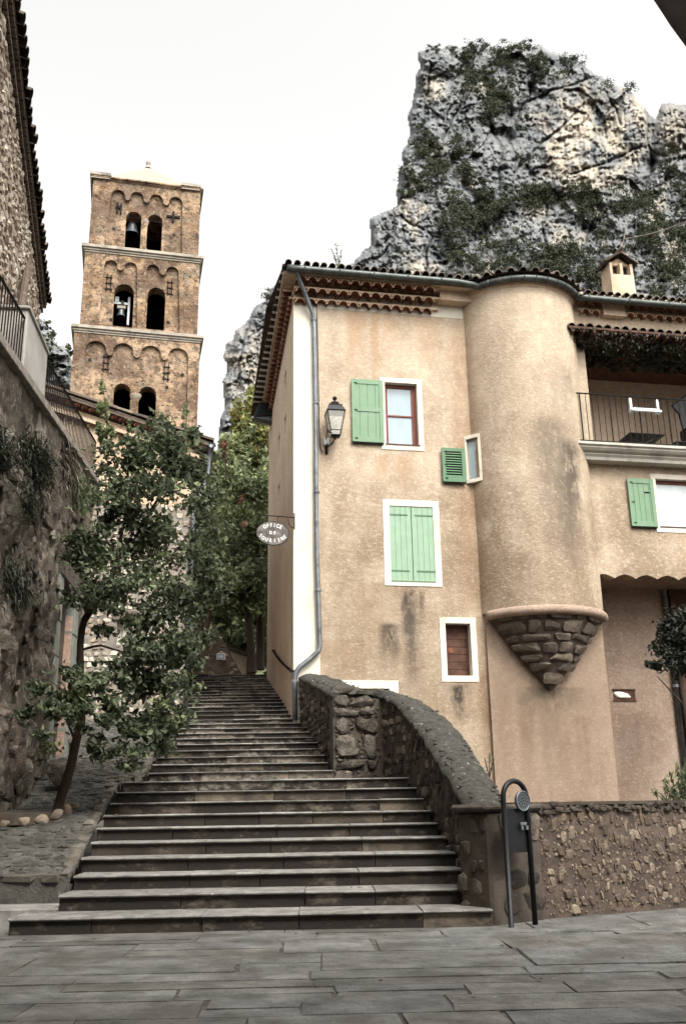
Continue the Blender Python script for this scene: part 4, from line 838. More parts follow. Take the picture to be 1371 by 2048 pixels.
# chain along the side wall
cn_=thing('chain_handrail','sagging rusty iron chain strung along the side wall above the steps','chain',FS.P(0,.1,5)); a=s_px(583,1342,.06); b=s_px(546,1299,.06)
h=MB(); n=64; b=(max(b[0],-9.0),FS.px(546.5,1300,.06)[1])
for i in range(n):
    t=(i+.5)/n; s=a[0]+(b[0]-a[0])*t; z=a[1]+(b[1]-a[1])*t-.25*t*(1-t); 
    t2=t+1/n; dv=np.array(FS.P(a[0]+(b[0]-a[0])*t2,.06,a[1]+(b[1]-a[1])*t2-.25*t2*(1-t2)))-np.array(FS.P(s,.06,z)); dv/=np.linalg.norm(dv)
    sd=np.cross(dv,[0,0,1.]); sd/=np.linalg.norm(sd); up_=np.cross(sd,dv); w_=sd if i%2 else up_; c=FS.P(s,.06,z)
    h.tube([c+dv*.085*math.cos(q)+w_*.04*math.sin(q) for q in np.linspace(0,2*PI,9)],.010,5,cap=False)
h.build('links','iron_rail',cn_,smooth=True); h=MB(); h.tube([FS.P(a[0],0,a[1]),FS.P(a[0],.1,a[1])],.03,6); h.tube([FS.P(b[0],0,b[1]),FS.P(b[0],.1,b[1])],.03,6); h.build('anchor','iron_rail',cn_)

# ------------------------------------------------------------------ bell tower
FT=Fr(tuple(atd(187,360,38)*np.array([1,1,0])),13.2)
t=NT('tufa'); br_=t.n.new('ShaderNodeTexBrick'); 
cv=t.n.new('ShaderNodeCombineXYZ'); t.put(cv.inputs[0],t.dot(t.pos,tuple(FT.u+FT.n*.8))); sp=t.n.new('ShaderNodeSeparateXYZ'); t.L.new(t.pos,sp.inputs[0]); t.put(cv.inputs[1],sp.outputs[2])
wv=t.n.new('ShaderNodeVectorMath'); wv.operation='ADD'; t.L.new(cv.outputs[0],wv.inputs[0]); nz=t.n.new('ShaderNodeTexNoise'); nz.inputs['Scale'].default_value=2.; t.L.new(t.pos,nz.inputs['Vector']); sc_=t.n.new('ShaderNodeVectorMath'); sc_.operation='SCALE'; t.L.new(nz.outputs['Color'],sc_.inputs[0]); sc_.inputs['Scale'].default_value=.12; t.L.new(sc_.outputs[0],wv.inputs[1])
t.L.new(wv.outputs[0],br_.inputs['Vector']); br_.inputs['Scale'].default_value=1.; br_.inputs['Brick Width'].default_value=.42; br_.inputs['Row Height'].default_value=.21; br_.inputs['Mortar Size'].default_value=.012; br_.inputs['Mortar Smooth'].default_value=.4; br_.inputs['Bias'].default_value=0
br_.inputs['Color1'].default_value=(.19,.115,.065,1); br_.inputs['Color2'].default_value=(.34,.235,.145,1); br_.inputs['Mortar'].default_value=(.11,.075,.05,1)
col=t.mix(t.ramp(t.noise(.55,8,.62),[(.44,0.),(.54,.8)]),br_.outputs['Color'],(.44,.32,.215))
col=t.mix(t.ramp(t.noise(.5,8,.65,t.map(t.pos,(1,1,1),loc=(7,1,4))),[(.48,0.),(.58,.85)]),col,(.10,.058,.04))
col=t.mix(t.ramp(t.noise(2.6,7,.75),[(.49,0.),(.57,.85)]),col,(.085,.06,.042))
pit=t.noise(5.5,5,.75,t.map(t.pos,(1,1,1.4))); col=t.mix(t.ramp(t.noise(1.1,9,.75,t.map(t.pos,(1,1,1),loc=(11,2,7))),[(.48,0.),(.6,.75)]),col,(.20,.155,.115)); col=t.mix(t.ramp(pit,[(.57,0.),(.63,.9)]),col,(.055,.035,.025))
col=t.mix(t.ramp(t.noise(7,5,.7,t.map(t.pos,(1,1,1),loc=(3,3,3))),[(.58,0.),(.7,.7)]),col,(.50,.41,.30))
h=t.math('SUBTRACT',t.noise(9,6,.75),t.ramp(pit,[(.6,0.),(.67,1.)]))
M['tufa']=t.out(col,t.bump(h,1.,.08),.95)
bt=thing('bell_tower','square ochre Romanesque bell tower with blind arcades and pale pyramid roof','tower',FT.P(0,0,4))
def tz(y,s=2.5,o=0):                            # height of pixel row y on the front plane near s
    return FT.px(290,y,o)[1]
T3=(.0,5.07,26.35,30.0); T2=(-.12,5.15,22.15,26.0); T1=(-.32,5.28,4.,21.8)
def ts(x,y,o=0): return FT.px(x,y,o)
def arcade(s0,s1,zt,r,n,zb,centers=None,rr=None,drop=.28):   # recess outline: scalloped top, straight bottom
    cs=centers; pts=[(s0,zb),(s1,zb)]
    for i,c in enumerate(reversed(cs)):
        pts+=[(c+r,zt-r-drop*.0)]+arc(c,zt-r,r,0,PI,10)[1:-1]+[(c-r,zt-r)]
        if i<len(cs)-1:
            m_=(c-r+list(reversed(cs))[i+1]+r)/2; pts+=[(c-r,zt-r-.10),(m_+.05,zt-r-.20),(m_-.05,zt-r-.20),(list(reversed(cs))[i+1]+r,zt-r-.10)]
    return pts
def tier(T,recs,wins,name):
    s0,s1,z0,z1=T; fr=MB(); fr.wall(FT,rect(s0,s1,z0,z1),recs,.0,.16,hd=.16,back=False); fr.build(name,'tufa',bt)
    bk=MB(); bk.wall(FT,rect(s0,s1,z0,z1),wins,-.16,.6,hd=.6); bk.build('recess_wall','tufa',bt)
    rs_=MB(); rs_.box(FT,s0,s0+.7,-.77,-5,z0,z1); rs_.box(FT,s1-.7,s1,-.77,-5,z0,z1); rs_.box(FT,s0,s1,-5,-5.6,z0,z1); rs_.build('tower_wall','tufa',bt)
# windows from the photograph
def hole(x0,x1,yb,yt,o=-.16): 
    a=ts(x0,(yb+yt)/2,o)[0]; b=ts(x1,(yb+yt)/2,o)[0]; return archhole(a,b,ts((x0+x1)/2,yb,o)[1],ts((x0+x1)/2,yt,o)[1])
h3=[hole(251,282,499,423),hole(294,324,503,429)]
c3=[ts(x,400)[0] for x in (236,274,313,352)]
r3=arcade(ts(212,440)[0],ts(366,460)[0],ts(290,386)[1],.315,4,26.36,c3)
tier(T3,[r3],h3,'belfry_wall')
h2=[hole(227,267,655,568),hole(294,330,663,575)]
z2=ts(290,528)[1]
r2a=arcade(ts(201,600)[0],ts(277,600)[0],z2+.02,.29,2,22.3,[ts(x,545)[0] for x in (221,261)]); r2b=arcade(ts(291,600)[0],ts(362,600)[0],z2+.02,.29,2,22.3,[ts(x,545)[0] for x in (306,345)])
tier(T2,[r2a,r2b],h2,'middle_wall')
h1=[hole(227,261,822,767),hole(277,312,840,773)]
z1_=ts(290,690)[1]; c1=[ts(x,700)[0] for x in (192,247,302,357)]
r1=[[(c-.44,z1_-.44-1.0),(c+.44,z1_-.44-1.0)]+arc(c,z1_-.44,.44,0,PI,12) for c in c1]
r1=[[(c-.44,16.0),(c+.44,16.0)]+arc(c,z1_-.44,.44,0,PI,12) for c in c1[:0]]
rr1=arcade(ts(175,760)[0],ts(378,760)[0],z1_,.46,4,14.0,c1)
tier(T1,[rr1],h1,'lower_wall')
def cornice(T,z,p,h,mat='cream_stone'):
    s0,s1=T; c=MB(); c.box(FT,s0-p,s1+p,p,-5.6-p,z+h*.55,z+h); c.box(FT,s0-p*.55,s1+p*.55,p*.55,-5.6-p*.55,z+h*.25,z+h*.56); c.box(FT,s0-p*.25,s1+p*.25,p*.25,-5.6-p*.25,z,z+h*.26); c.build('cornice',mat,bt,bevel=.015)
cornice((T1[0],T1[1]),21.8,.16,.36); cornice((T2[0],T2[1]),26.0,.17,.36); cornice((T3[0],T3[1]),29.95,.14,.20,'tufa')
for (a,b) in ((T3[0],T3[0]+.82),(T3[1]-.8,T3[1])):
    c=MB(); c.box(FT,a-.16,b,.18,-5.7,30.15,30.3); c.box(FT,a-.12,b-.04,.12,-5.7,30.0,30.16); c.build('corner_cap','cream_stone',bt)
cc=MB(); cc.box(FT,T3[0],T3[1],.06,-5.6,30.1,30.2); cc.build('roof_edge','dark_board',bt)
apz=ts(296,336,-2.8)[1]; rp_=MB(); q=[FT.P(.35,-.1,30.18),FT.P(4.75,-.1,30.18),FT.P(4.75,-5.4,30.18),FT.P(.35,-5.4,30.18),FT.P(2.5,-2.75,max(apz,31.6))]; rp_.add(q,[[0,1,4],[1,2,4],[2,3,4],[3,0,4],[0,3,2,1]]); rp_.build('pyramid_roof','lead_roof',bt)
fi=MB(); fi.smooth=True; fi.lathe(FT.P(2.5,-2.75,max(apz,31.6)-.08),[(.16,0),(.12,.12),(.07,.2),(.11,.28),(.13,.36),(.08,.44),(.02,.5)],12); fi.build('finial','cream_stone',bt)
flr=MB(); flr.box(FT,.3,4.8,-.3,-5.2,26.0,26.3); flr.box(FT,.3,4.8,-.3,-5.2,21.9,22.1); flr.box(FT,.3,4.8,-.3,-5.2,15.5,15.7); flr.box(FT,.3,4.8,-4.6,-4.7,15,30); flr.build('tower_floor','interior_dark',bt)
# colonnette and small pillar
def col_(x,yb,yt,r): 
    s,zb_=ts(x,yb,-.3); _,zt_=ts(x,yt,-.3); c=MB(); c.smooth=True; p=FT.P(s,-.32,zb_); H=zt_-zb_; c.lathe(p,[(r*1.4,0),(r*1.3,.08),(r,.12),(r*.95,H-.28),(r*1.3,H-.22),(r*1.9,H-.02),(r*1.9,H)],12); c.build('colonnette','cream_stone',bt)
col_(288,500,442,.10); col_(269,836,790,.14)
for (x,y,hz) in ((238,412,False),(347,430,True)):
    ti=MB(); s,z=ts(x,y,.03)
    if hz: ti.box(FT,s-.32,s+.32,-.14,-.08,z-.05,z+.05); ti.box(FT,s-.05,s+.05,-.14,-.06,z-.32,z+.28)
    else: ti.box(FT,s-.10,s-.02,-.14,-.08,z-.3,z+.3); ti.box(FT,s+.06,s+.14,-.14,-.06,z-.32,z+.22); ti.box(FT,s-.16,s+.1,-.14,-.07,z-.02,z+.08)
    ti.build('iron_tie','iron_rail',bt)
for (x,y) in ((212,720),(333,740),(218,560),(340,570)):
    ti=MB(); s,z=ts(x,y,0); 
    for k in (-.09,.09): ti.box(FT,s+k-.02,s+k+.02,-.15,-.12,z-.5,z+.35)
    for k in (-.4,-.1,.2): ti.box(FT,s-.16,s+.16,-.15,-.115,z+k,z+k+.035)
    ti.build('iron_tie','iron_rail',bt)
ph=MB()
for (x,y) in ((228,458),(348,470),(336,645),(222,640),(334,775),(387,775),(365,750),(180,720),(245,605)): s,z=ts(x,y,-.16); ph.box(FT,s-.07,s+.07,-.19,-.152,z-.08,z+.08)
ph.build('putlog_hole','interior_dark',bt)
rod=MB(); zr_=ts(280,444,-.35)[1]; rod.tube([FT.P(ts(251,444)[0],-.22,zr_+.1),FT.P(ts(326,450)[0],-.22,zr_-.0)],.02,5); rod.build('tie_rod','iron_rail',bt)
def bell(name,label,x,yt,yb,wpx,o):
    s,zt_=ts(x,yt,o); _,zb_=ts(x,yb,o); H=zt_-zb_; r=(ts(x+wpx/2,yb,o)[0]-ts(x-wpx/2,yb,o)[0])/2
    b=thing(name,label,'bell',FT.P(s,o,zb_),'bells hanging in the tower'); c=MB(); c.smooth=True
    c.lathe(FT.P(s,o,zb_),[(r*.9,0),(r,0),(r*.98,.05*H),(r*.82,.18*H),(r*.68,.42*H),(r*.6,.68*H),(r*.52,.86*H),(r*.3,.96*H),(.02,H)],22); c.build('bell_body','bronze',b)
    y=MB(); y.box(FT,s-r*.9,s+r*.9,o-.08,o+.08,zt_,zt_+.14); y.build('yoke','cream_stone' if wpx<20 else 'dark_board',b); k=MB(); k.tube([FT.P(s,o,zb_+H*.5),FT.P(s,o,zb_-.06)],.03,6); k.build('clapper','iron',b); return b
bell('bell','large grey bronze bell in the left opening of the top storey',265,445,470,32,-.75)
sb2=bell('bell','small pale bell on a white frame in the middle storey',243,618,634,19,-.75)
yk=MB(); s,z=ts(243,606,-.75); yk.box(FT,s-.36,s+.30,-.85,-.75,z-.06,z+.05); yk.box(FT,s+.30,s+.40,-.85,-.75,z-1.1,z+.35); yk.box(FT,s-.30,s-.12,-.8,-.72,z+.05,z+.3)
yk.build('bell_frame','white_plastic',sb2)

# ------------------------------------------------------------------ gable house behind the young tree
FG=Fr(tuple(atz(366,1444,3.3)*np.array([1,1,0])),10)
gh=thing('gable_house','cream stone house with sloping tiled verge half hidden behind the young tree','house',FG.P(0,0,3))
def g(x,y,o=0): return FG.px(x,y,o)
p1=g(140,805); p2=g(405,893); sl_=(p2[1]-p1[1])/(p2[0]-p1[0]); f=lambda s:p2[1]+(s-p2[0])*sl_
gw_=g(235,1240)+g(262,1290)
wv_=MB(); zmid=g(300,1010)[1]
wv_.wall(FG,[(-7.5,zmid),(0.0,zmid),(0.0,f(.0)-.15),(-7.5,f(-7.5)-.15)],[],0,.4); wv_.build('upper_wall','stucco_cream',gh)
wv_=MB(); wv_.wall(FG,[(-7.5,1.0),(.02,1.0),(.02,zmid),(-7.5,zmid)],[rect(gw_[0],gw_[2],gw_[3],gw_[1])],0.02,.4); wv_.build('lower_wall','plaster_grey',gh)
wv_=MB(); wv_.box(FG,-7.5,0,-.42,-9,1.0,f(0)-.1); wv_.build('side_wall','stucco_cream',gh)
rb_2=MB(); rubble(rb_2,lambda s,z:FG.P(s,.02,z),lambda s:FG.n,-7,.0,1.5,zmid,.17,.9,prot=.04,asp=1.3,skip=lambda s,z: gw_[0]-.15<s<gw_[2]+.15 and gw_[3]-.1<z<gw_[1]+.1); rb_2.build('rubble_face','stone_pale',gh)
wn=MB(); wn.box(FG,gw_[0]-.12,gw_[2]+.12,-.0,.07,gw_[1],gw_[1]+.22); wn=wn.build('window','eave_tile',gh); pp=MB(); pp.box(FG,gw_[0],gw_[2],-.3,-.25,gw_[3],gw_[1]); pp.box(FG,(gw_[0]+gw_[2])/2-.04,(gw_[0]+gw_[2])/2+.04,-.25,-.18,gw_[3],gw_[1]); pp.build('window_frame','trim_white',wn)
for k,(off,ov) in enumerate(((.0,.22),(-.42,.10))):
    vb_=MB(); vb_.prism(FG,[(-7.6,f(-7.6)+off),(.42-.2*k,f(.42-.2*k)+off),(.42-.2*k,f(.42-.2*k)+off+.10),(-7.6,f(-7.6)+off+.10)],-.3,ov); vb_.build('verge_band','stucco_cream' if k else 'eave_tile',gh)
    vt_=MB(); s=-7.5
    while s<.4-.2*k:
        vt_.halftile(FG.P(s,ov-.2,f(s)+off-.12),FG.n,(0,0,1),.085,.24,.085,n=6); s+=.2
    vt_.build('verge_tiles','terracotta',gh,smooth=True)
rt=MB(); s=.5
ax=FG.u*-1+np.array([0,0,-sl_]); ax/=np.linalg.norm(ax)
for i in range(34):
    o=.2-i*.25
    q=0
    while q<8.2: rt.halftile(FG.P(.55-q*.95,o,f(.55-q*.95)+.16),ax,(0,0,1),.105,.5 if q<3 else 1.5,.09,n=5); q+=.46 if q<3 else 1.4
rt.build('roof_tiles','roof_tile',gh,smooth=True)
gg_=MB(); gg_.tube([FG.P(.50,.3,f(.5)+.02),FG.P(.50,-8.8,f(.5)+.02)],.085,8); a=g(402,905,.1); b=g(400,960,.1); c=g(362,1040,.12)
gg_.tube([FG.P(.50,.2,f(.5)),FG.P(.46,.12,f(.5)-.35),FG.P(.44,.12,a[1]-.7),FG.P(.08,.12,b[1]-.9),FG.P(.05,.12,3.4)],.06,10); gg_.build('downpipe','zinc',gh,smooth=True)

# ------------------------------------------------------------------ top of the steps: plaque wall, hut
PW=Fr(tuple(atd(378,1352,34)*np.array([1,1,0])),4)
pw_=thing('plaque_wall','weathered brown wall with a slanting edge and blue number plate above the steps','wall',PW.P(0,0,5)); a=[PW.px(*q) for q in ((350,1360),(492,1362),(466,1318),(440,1268),(420,1240),(400,1225),(350,1215))]
m_=MB(); m_.prism(PW,[(a[0][0],4.5),(a[1][0],4.5)]+a[1:],-.5,0); m_.build('wall_core','mortar_pink',pw_)
m_=MB(); pol=a
rubble(m_,lambda s,z:PW.P(s,0,z),lambda s:PW.n,a[0][0],a[1][0],5.2,a[-1][1],.16,.45,prot=.03,top=lambda s:np.interp(s,[q[0] for q in reversed(a[1:])],[q[1] for q in reversed(a[1:])])-.1); m_.build('rubble_face','stone_warm',pw_)
c=PW.px(442,1313,.05); pq=thing('number_plate','small blue enamel house number plate with white border on the brown wall','plate',PW.P(c[0],.05,c[1])); m_=MB(); m_.box(PW,c[0]-.15,c[0]+.15,.03,.05,c[1]-.105,c[1]+.105); m_.build('plate','white_paint',pq); m_=MB(); m_.box(PW,c[0]-.13,c[0]+.13,.05,.055,c[1]-.085,c[1]+.085); m_.build('enamel','blue_enamel',pq)
m_=MB(); write(m_,PW,'8',c[0]-.045,c[1],.058,.15); write(m_,PW,'8',c[0]+.045,c[1],.058,.15); m_.build('numerals','white_paint',pq)
m_=MB(); m_.tube([PW.P(c[0]-.10,.04,c[1]+.10),PW.P(c[0],.04,c[1]+.19),PW.P(c[0]+.10,.04,c[1]+.10)],.01,5); m_.build('hook','white_paint',pq)
HT=Fr(tuple(atd(470,1352,36.5)*np.array([1,1,0])),6); ht=thing('stone_hut','small stone outbuilding with a sloping tile roof and wooden door at the stair top','outbuilding',HT.P(0,0,5))
a=[HT.px(*q) for q in ((452,1295),(514,1314),(514,1352),(470,1352))]
m_=MB(); m_.prism(HT,[(a[0][0],4.6),(a[1][0]-.1,4.6),(a[1][0]-.1,a[1][1]-.05),(a[0][0],a[0][1]-.05)],-2.5,0); m_.build('wall','stucco_tan',ht)
m_=MB(); m_.prism(HT,[(a[0][0]-.1,a[0][1]-.03),(a[1][0]+.05,a[1][1]-.08),(a[1][0]+.05,a[1][1]+.04),(a[0][0]-.1,a[0][1]+.08)],-2.6,.15); m_.build('roof','eave_tile',ht)
d0,_=HT.px(493,1340); d1_,_=HT.px(511,1340); m_=MB(); m_.box(HT,d0,d1_,0,.05,4.6,HT.px(500,1316)[1]); m_.build('door','dark_board',ht)

# ------------------------------------------------------------------ left terrace wall, railing, building
TF=Fr((-5.41,19.2,0),96)
def T(x,y,o=0): return TF.px(x,y,o)
r0=T(0,690); r1_=T(185,955); slr=(r1_[1]-r0[1])/(r1_[0]-r0[0]); tf=lambda s:r1_[1]+(s-r1_[0])*slr
S0=-13.; S1=T(188,960)[0]+.1
tw_=thing('terrace_wall','tall dark rocky wall with grey stone door jambs below the iron terrace railing','wall',TF.P(S0,0,0))
da=T(104,1400)[0]; db=T(165,1400,-.1)[0]; dz1=T(150,1190)[1]
da,db=-3.55,-2.45; da=T(106,1400)[0]; db=da+1.25
zlow=-.1
cw=MB(); cw.wall(TF,[(S0,zlow),(S1,zlow),(S1,tf(S1)-.12),(S0,tf(S0)-.12)],[rect(da,db,2.0,dz1)],-.12,2.2,hd=.42); cw.build('wall_core','mortar_dark',tw_)
# rough rock relief in front of the core
NX,NZ=230,150; vs=[]; keep=[]
def relief(s,z):
    p=Vector((s*.8,z*.8,3.1)); a=mnoise.noise(p)*.35+mnoise.noise(p*2.3)*.16+mnoise.noise(p*5)*.09+mnoise.noise(p*11)*.05+mnoise.noise(p*23)*.03
    e=max(0,1-abs(z-tf(s))/.8); return .04+a*.55*(1-e*.7)
for j in range(NZ+1):
    for i in range(NX+1):
        s=S0+(S1-S0)*i/NX; z=.0+(tf(s)-.15)*j/NZ; ds=max(0,min(1,(max(da-.18-s,s-db-.18))/.4)); dz_=max(0,min(1,(z-dz1-.25)/.4)); k=max(ds,dz_); o=relief(s,z)*k-.08*(1-k)
        vs.append(TF.P(s,o,z)); keep.append((s,z))
fs=[]
for j in range(NZ):
    for i in range(NX):
        s,z=keep[j*(NX+1)+i+1]; 
        if da-.1<s<db+.15 and z<dz1+.05: continue
        fs.append([j*(NX+1)+i,j*(NX+1)+i+1,(j+1)*(NX+1)+i+1,(j+1)*(NX+1)+i])
t=NT('rock_wall'); col=t.ramp(t.noise(1.3,9,.7),[(.3,(.05,.041,.032)),(.5,(.125,.103,.082)),(.7,(.26,.22,.18))])
col=t.mix(t.ramp(t.noise(.8,8,.7,t.map(t.pos,(1,1,.6),loc=(4,4,4))),[(.46,0.),(.6,.85)]),col,(.05,.046,.034)); col=t.mix(t.ramp(t.noise(4,7,.75,t.map(t.pos,(1,1,.7))),[(.53,0.),(.60,.85)]),col,(.30,.265,.22))
col=t.mix(t.ramp(t.noise(2.5,6,.7,t.map(t.pos,(1,1,1),loc=(9,4,4))),[(.56,0.),(.68,.6)]),col,(.11,.065,.045))
M['rock_wall']=t.out(col,t.bump(t.math('ADD',t.noise(9,8,.75),t.noise(30,4,.7)),1.,.06),.95)
rk=MB(); rk.smooth=True; rk.add(vs,fs); rk.build('rock_face','rock_wall',tw_)
rk=MB(); rubble(rk,lambda s,z:TF.P(s,relief(s,z)-.02,z),lambda s:TF.n,S0,S1,.5,6.6,.26,.72,prot=.05,asp=1.5,lo=False,top=lambda s:tf(s)-.7,skip=lambda s,z:(da-.35<s<db+.35 and z<dz1+.3),jit=.16); rk.build('wall_stone','stone_left',tw_)
cp=MB(); n=30
for i in range(n):
    a=S0+(S1-S0)*i/n; b=S0+(S1-S0)*(i+1)/n-.012; cp.hexa([TF.P(a,-.5,tf(a)-.14),TF.P(b,-.5,tf(b)-.14),TF.P(b,.14,tf(b)-.14),TF.P(a,.14,tf(a)-.14),TF.P(a,-.5,tf(a)),TF.P(b,-.5,tf(b)),TF.P(b,.14,tf(b)),TF.P(a,.14,tf(a))])
cp.build('coping','plaster_grey',tw_,bevel=.01)
jm_=MB(); z=2.2
for side in (0,1):
    z=1.9
    while z<dz1+.1:
        h=random.uniform(.35,.75); w=random.uniform(.30,.42); s0,s1=(da-w,da) if side==0 else (db,db+w); jm_.box(TF,s0,s1,-.4,.05+random.uniform(0,.02),z+.006,min(z+h,dz1+.2)-.006,.008); z+=h
jm_.build('door_jamb','grey_jamb',tw_,bevel=.015)
l_=MB(); l_.box(TF,da-.35,db+.35,-.4,.08,dz1,dz1+.32); l_.build('lintel','mortar_dark',tw_,bevel=.02)
jb_=MB(); jb_.box(TF,db+.001,db+.03,-.42,.02,2.2,T(140,1250,-.2)[1]); jb_.build('reveal','stucco_rose',tw_)
od=MB()
for i in range(5): w=(db-da)/5; od.box(TF,da+i*w+.004,da+(i+1)*w-.004,-.36,-.31,1.6,T(120,1255,-.3)[1])
od=od.build('door','orange_paint',tw_); hd_=MB(); hd_.box(TF,da+.2,da+.24,-.31,-.26,2.7,2.9); hd_.build('handle','iron',od)
# terrace deck
td=MB(); td.add([TF.P(S0,-.3,tf(S0)-.05),TF.P(S1,-.3,tf(S1)-.05),TF.P(S1,-8,tf(S1)-.05),TF.P(S0,-8,tf(S0)-.05)],[[0,1,2,3]]); tag(td.build('terrace_floor','plaster_grey'),kind='structure')
te=MB(); te.box(TF,S1-.4,S1,-.12,-7,0,tf(S1)-.12); te.build('end_wall','plaster_grey',tw_)
pa=T(47,700,-.1)[0]; pb=T(94,700,-.1)[0]; sp0=T(42,747)[0]; sp1=T(84,790)[0]
hr_=T(190,890)[1]-tf(T(190,890)[0])
railing('terrace_railing','near stretch of black terrace railing left of the whitish pillar','railing',TF,S0+.5,sp0-.02,-.02,tf(S0+.5),tf(sp0),.93,.14,.011,mat='iron_rail')
railing('terrace_railing','far stretch of black terrace railing between the pillar and the young tree','railing',TF,sp1+.12,S1-.05,-.02,tf(sp1+.1),tf(S1),.88,.14,.011,mat='iron_rail')
pil=thing('railing_pillar','whitewashed square pillar standing between the two stretches of terrace railing','pillar',TF.P(sp0,0,tf(sp0))); m_=MB(); zt_=T(60,625,.02)[1]
m_.box(TF,sp0,sp1+.1,-.62,.03,tf(sp0)-.02,zt_,.012); m_.build('shaft','pillar_white',pil,bevel=.02); m_=MB(); m_.box(TF,sp0-.03,sp1+.13,-.65,.05,zt_,zt_+.05); m_.build('cap','pillar_white',pil,bevel=.01)
# building above
BF=Fr(tuple(atd(97,620,20)*np.array([1,1,0])),104)
bd_=thing('stone_building','tall rubble stone building with overhanging tiled eave above the terrace','house',BF.P(-14,0,7)); ez=12.85
m_=MB(); m_.box(BF,-14,.0,-.2,-7,5.5,ez+.1); m_.build('wall','stone_warm',bd_)
m_=MB(); rubble(m_,lambda s,z:BF.P(s,-.2,z),lambda s:BF.n,-13.5,.0,7.0,ez-.2,.16,.97,prot=.05,asp=1.6,jit=.15); m_.build('rubble_face','stone_pale',bd_)
m_=MB(); m_.box(BF,-14,.1,-.4,-.12,ez-.22,ez-.15); m_.box(BF,-14,.1,-.4,-.06,ez-.09,ez-.02); m_.build('eave_band','eave_tile',bd_)
m_=MB(); s=-13.9
while s<.05: m_.halftile(BF.P(s,-.40,ez-.24),BF.n,(0,0,1),.07,.28,.07,n=6); m_.halftile(BF.P(s,-.40,ez-.10),BF.n,(0,0,1),.07,.35,.07,n=6); s+=.23
m_.build('eave_tiles','eave_tile',bd_,smooth=True)
m_=MB(); s=-13.9; k=0
while s<.1:
    ex=random.uniform(-.03,.05)
    m_.halftile(BF.P(s,.02+ex,ez+.03),-BF.n+np.array([0,0,.3]),(0,0,1),.115,.6,.10,n=6); m_.halftile(BF.P(s,-.4,ez+.15),-BF.n+np.array([0,0,.3]),(0,0,1),.11,3.,.10,n=5); s+=.235; k+=1
m_.build('roof_tiles','roof_tile',bd_,smooth=True)
m_=MB(); m_.add([BF.P(-14,-.05,ez+.0),BF.P(.1,-.05,ez+.0),BF.P(.1,-4,ez+1.2),BF.P(-14,-4,ez+1.2),BF.P(-14,-.05,ez+.04),BF.P(.1,-.05,ez+.04),BF.P(.1,-4,ez+1.24),BF.P(-14,-4,ez+1.24)],[[0,3,2,1],[4,5,6,7],[0,1,5,4],[1,2,6,5],[2,3,7,6],[3,0,4,7]]); m_.build('roof_deck','dark_board',bd_)
m_=MB(); a=T(63,490,-.3); b=T(38,640,-.3); m_.tube([BF.P(BF.px(62,490,-.3)[0],-.3,BF.px(62,490,-.3)[1]),TF.P(b[0],-.3,b[1]-.2)],.07,8); stt=m_.build('wood_strut','wood_strut'); tag(stt,'slanting grey timber prop from the terrace railing to the tiled eave','prop')
# overhead eave corner close to the viewer, top right
OV=Fr(tuple(atd(1340,30,5.0)*np.array([1,1,0])),0); m_=MB(); qq=[OV.px(x,y) for x,y in ((1306,-20),(1311,-2),(1327,22),(1345,50),(1376,92),(1500,150),(1700,-30),(1500,-150),(1350,-120))]
m_.prism(OV,qq,.0,1.6); ovo=m_.build('arch_edge','overhead_grey',bevel=.02); tag(ovo,'dark curved edge of an overhead arch in the upper right corner','arch')

# ------------------------------------------------------------------ planter stones, plants
ring=[]
for i,(x,y) in enumerate(((22,1618),(38,1616),(58,1614),(76,1613),(98,1611),(112,1612),(126,1608),(134,1603),(140,1596))):
    pass
TBx=-4.45; TBy=14.25
plr=thing('stone_ring','row of small pale stones edging the earth round the young tree','stone edging',(TBx,TBy-.5,1.2))
for i in range(12):
    a=PI+i*PI/11; x=TBx-.35+.85*math.cos(a); y=TBy+.0+.75*math.sin(a); m_=MB(); m_.blob((x,y,zof(y)+.07),(random.uniform(.06,.10),0,0),(0,.07,0),(0,0,random.uniform(.06,.09)),.6,.15); m_.build('edging_stone','stone_warm',plr,smooth=True)
m_=MB(); m_.lathe((TBx-.35,TBy,zof(TBy)-.18),[(.8,0),(.78,.15),(.3,.19),(.01,.2)],20); so_=m_.build('planting_earth','soil'); tag(so_,kind='structure')
bo=thing('boulder','rough pale boulder lying against the terrace wall under the orange door','boulder',TF.P(-4.5,.1,1.6))
c=atd(118,1548,15.1); m_=MB(); m_.blob(c,(.22,0,0),(0,.22,0),(0,0,.22),.7,.15); m_.build('rock','stone_face',bo)

def tree(name,label,base,paths,clus,leafmat_,lsize,cat='tree',group=None,tr=.07,dj=.9,asp=.55,barkm='bark',up=.3,extra=None):
    t=thing(name,label,cat,base,group); tm=MB(); tm.smooth=True
    for (pts,r0_,r1q) in paths:
        n=len(pts); P_=resamp(pts,max(6,n*3)); k=len(P_); P_=[p+np.array([mnoise.noise(Vector(p*2))*.03,mnoise.noise(Vector(p*2+7))*.03,0]) for p in P_]; tm.tube(P_,[r0_+(r1q-r0_)*i/(k-1) for i in range(k)],7)
    if paths: tm.build('trunk',barkm,t)
    lm=MB()
    for (c,r,n) in clus: leaves(lm,clump(c,r,n),lsize,up,asp)
    lm.build('crown',leafmat_,t)
    if extra:
        lm=MB()
        for (c,r,n) in extra[0]: leaves(lm,clump(c,r,n),lsize*extra[2],up,asp)
        lm.build('leaf_cluster',extra[1],t)
    return t
